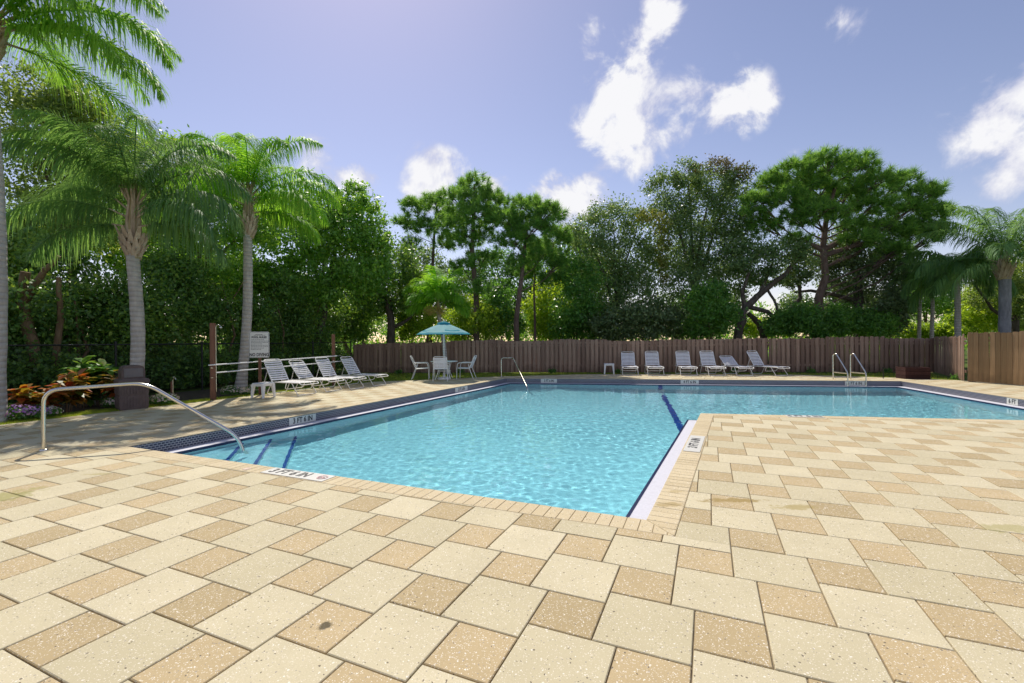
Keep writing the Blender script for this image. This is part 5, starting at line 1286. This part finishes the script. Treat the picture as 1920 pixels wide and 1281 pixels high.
for k, (px, py, h, w, n, lf, mt, lab) in enumerate(cr):
    g = G(px, py); q = Vector((g.x, g.y+.45, -.022)); broad_plant('croton_plant', lab, q, h*1.2, w*1.25, n+8, lf*1.1, M[mt], 300+k, 'crotons in the bed')
def flower_clump(label, loc, w, h, mat, seed):
    rs = np.random.default_rng(seed); root = empty('flower_clump', loc, 0, label, 'flowers', 'flowers edging the bed')
    link('foliage', crown_mesh('foliage', [((0, 0, h*.45), (w, w*.6, h*.5))], 900, .05, M['shrub_leaf'], seed, clump=.3), root)
    n = 130; u = unit(rs, n); u[:, 2] = np.abs(u[:, 2]); P = np.array([0, 0, h*.45])+u*np.array([w, w*.65, h*.62])*rs.uniform(.85, 1.1, (n, 1)); V = []
    for p, d in zip(P, u):
        a = np.cross(d, [.3, .2, 1]); a /= np.linalg.norm(a); b = np.cross(d, a); r = rs.uniform(.018, .03)
        V.append([p+d*.012+(a*math.cos(t)+b*math.sin(t))*r*(1 if i % 2 == 0 else .55) for i, t in enumerate(np.linspace(0, 2*PI, 11)[:-1])])
    V = np.array(V).reshape(-1, 3); link('blossoms', np_mesh('blossoms', V, np.arange(len(V), dtype=np.int32).reshape(-1, 10), mat), root)
fl_ = [(8, 792, .30, .30, 'bloom_purple', 'deep purple flowers at the foot of the tall grey-trunked palm'), (36, 789, .30, .26, 'bloom_purple', 'purple flowers under the red croton'), (66, 785, .24, .22, 'bloom_white', 'pale lilac flowers behind the handrail post'),
       (192, 768, .20, .24, 'bloom_white', 'pale pink flowers to the left of the litter bin'), (284, 762, .24, .26, 'bloom_white', 'pale pink flowers to the right of the litter bin'), (303, 759, .22, .24, 'bloom_white', 'pale pink flowers beside the water tap'),
       (424, 743, .30, .27, 'bloom_white', 'white and pink flowers beside the tall timber post'), (447, 742, .18, .2, 'bloom_white', 'small pink flowers at the foot of the leaning palm'), (469, 740, .28, .27, 'bloom_white', 'white and pink flowers under the pool rules sign')]
for k, (px, py, w, h, mt, lab) in enumerate(fl_):
    g = G(px, py); flower_clump(lab, (g.x, g.y+.25, -.02), w, h, M[mt], 340+k)
# short grass along the deck's rim and before the fences
def grass(name, label, polys, n, h, seed):
    rs = np.random.default_rng(seed); pts = []
    for P, share in polys:
        xs = [p.x for p in P]; ys = [p.y for p in P]; k = int(n*share); got = 0
        while got < k:
            q = Vector((rs.uniform(min(xs), max(xs)), rs.uniform(min(ys), max(ys))))
            if inside(P, q): pts.append((q.x, q.y)); got += 1
    pts = np.array(pts); n = len(pts); az = rs.uniform(0, 2*PI, n); hh = h*rs.uniform(.5, 1.2, n); ln_ = rs.uniform(-.6, .6, (n, 2))*hh[:, None]; w = .004
    V = np.zeros((n, 3, 3), np.float32); V[:, :, 2] = -.03
    V[:, 0, 0] = pts[:, 0]-w*np.cos(az); V[:, 0, 1] = pts[:, 1]-w*np.sin(az); V[:, 1, 0] = pts[:, 0]+w*np.cos(az); V[:, 1, 1] = pts[:, 1]+w*np.sin(az)
    V[:, 2, 0] = pts[:, 0]+ln_[:, 0]; V[:, 2, 1] = pts[:, 1]+ln_[:, 1]; V[:, 2, 2] = -.03+hh
    o = link(name, np_mesh(name, V.reshape(-1, 3), np.arange(3*n, dtype=np.int32).reshape(-1, 3), M['grass'])); tag(o, label, 'grass', kind='stuff')
strip = [bedA[0]-dn*2.5, bedA[1], bedA[2], bedA[3], bedA[3]+no*.65, bedA[2]+no*.6, bedA[1]+no*.75, bedA[0]-dn*2.5+no*.7]
lawn2 = [v2(G(700, 716)), v2(G(812, 711.5)), v2(G(939, 706)), v2(G(1100, 702)), v2(W(1100, 640, 21.6)), v2(W(665, 640, 21.6)), v2(W(560, 640, 16.5)), v2(G(560, 733))]
lawn3 = [v2(G(1100, 702)), v2(G(1300, 701.3)), v2(G(1500, 703)), v2(G(1697, 709)), v2(G(1817, 714)), v2(W(1812, 640, 15.6)), v2(W(1740, 640, 19.4)), v2(W(1100, 640, 21.2))]
grass('lawn_grass', 'short sunlit grass edging the deck and growing before the fences', [(strip, .45), (lawn2, .4), (lawn3, .15)], 60000, .055, 501)
# weeds at the fence's foot
rw = random.Random(9)
for px in (760, 885, 1063, 1190, 1400, 1535, 1668, 1795):
    t = (px-663)/(1752-663); q = fl0.lerp(fl1, min(t, .99))+Vector((-.05, -.2)) if px < 1752 else v2(G(px, 712))
    d = q.y; names = {760: 'left of the patio chairs', 885: 'right of the patio chairs', 1063: 'beyond the 3 FT 6 IN far wall marker', 1190: 'behind the first two far loungers', 1400: 'behind the turned lounger', 1535: 'between the turned lounger and the ladder', 1668: 'next to the dark stake', 1795: 'by the tan fence corner'}
    root = empty('weed_tuft', (q.x, q.y, -.03), 0, 'small weed at the fence foot '+names[px], 'weed', 'weeds at the fence foot')
    link('foliage', crown_mesh('foliage', [((0, 0, .10), (.16, .1, .11))], 260, .07, M['shrub_leaf'], px, clump=.4), root)
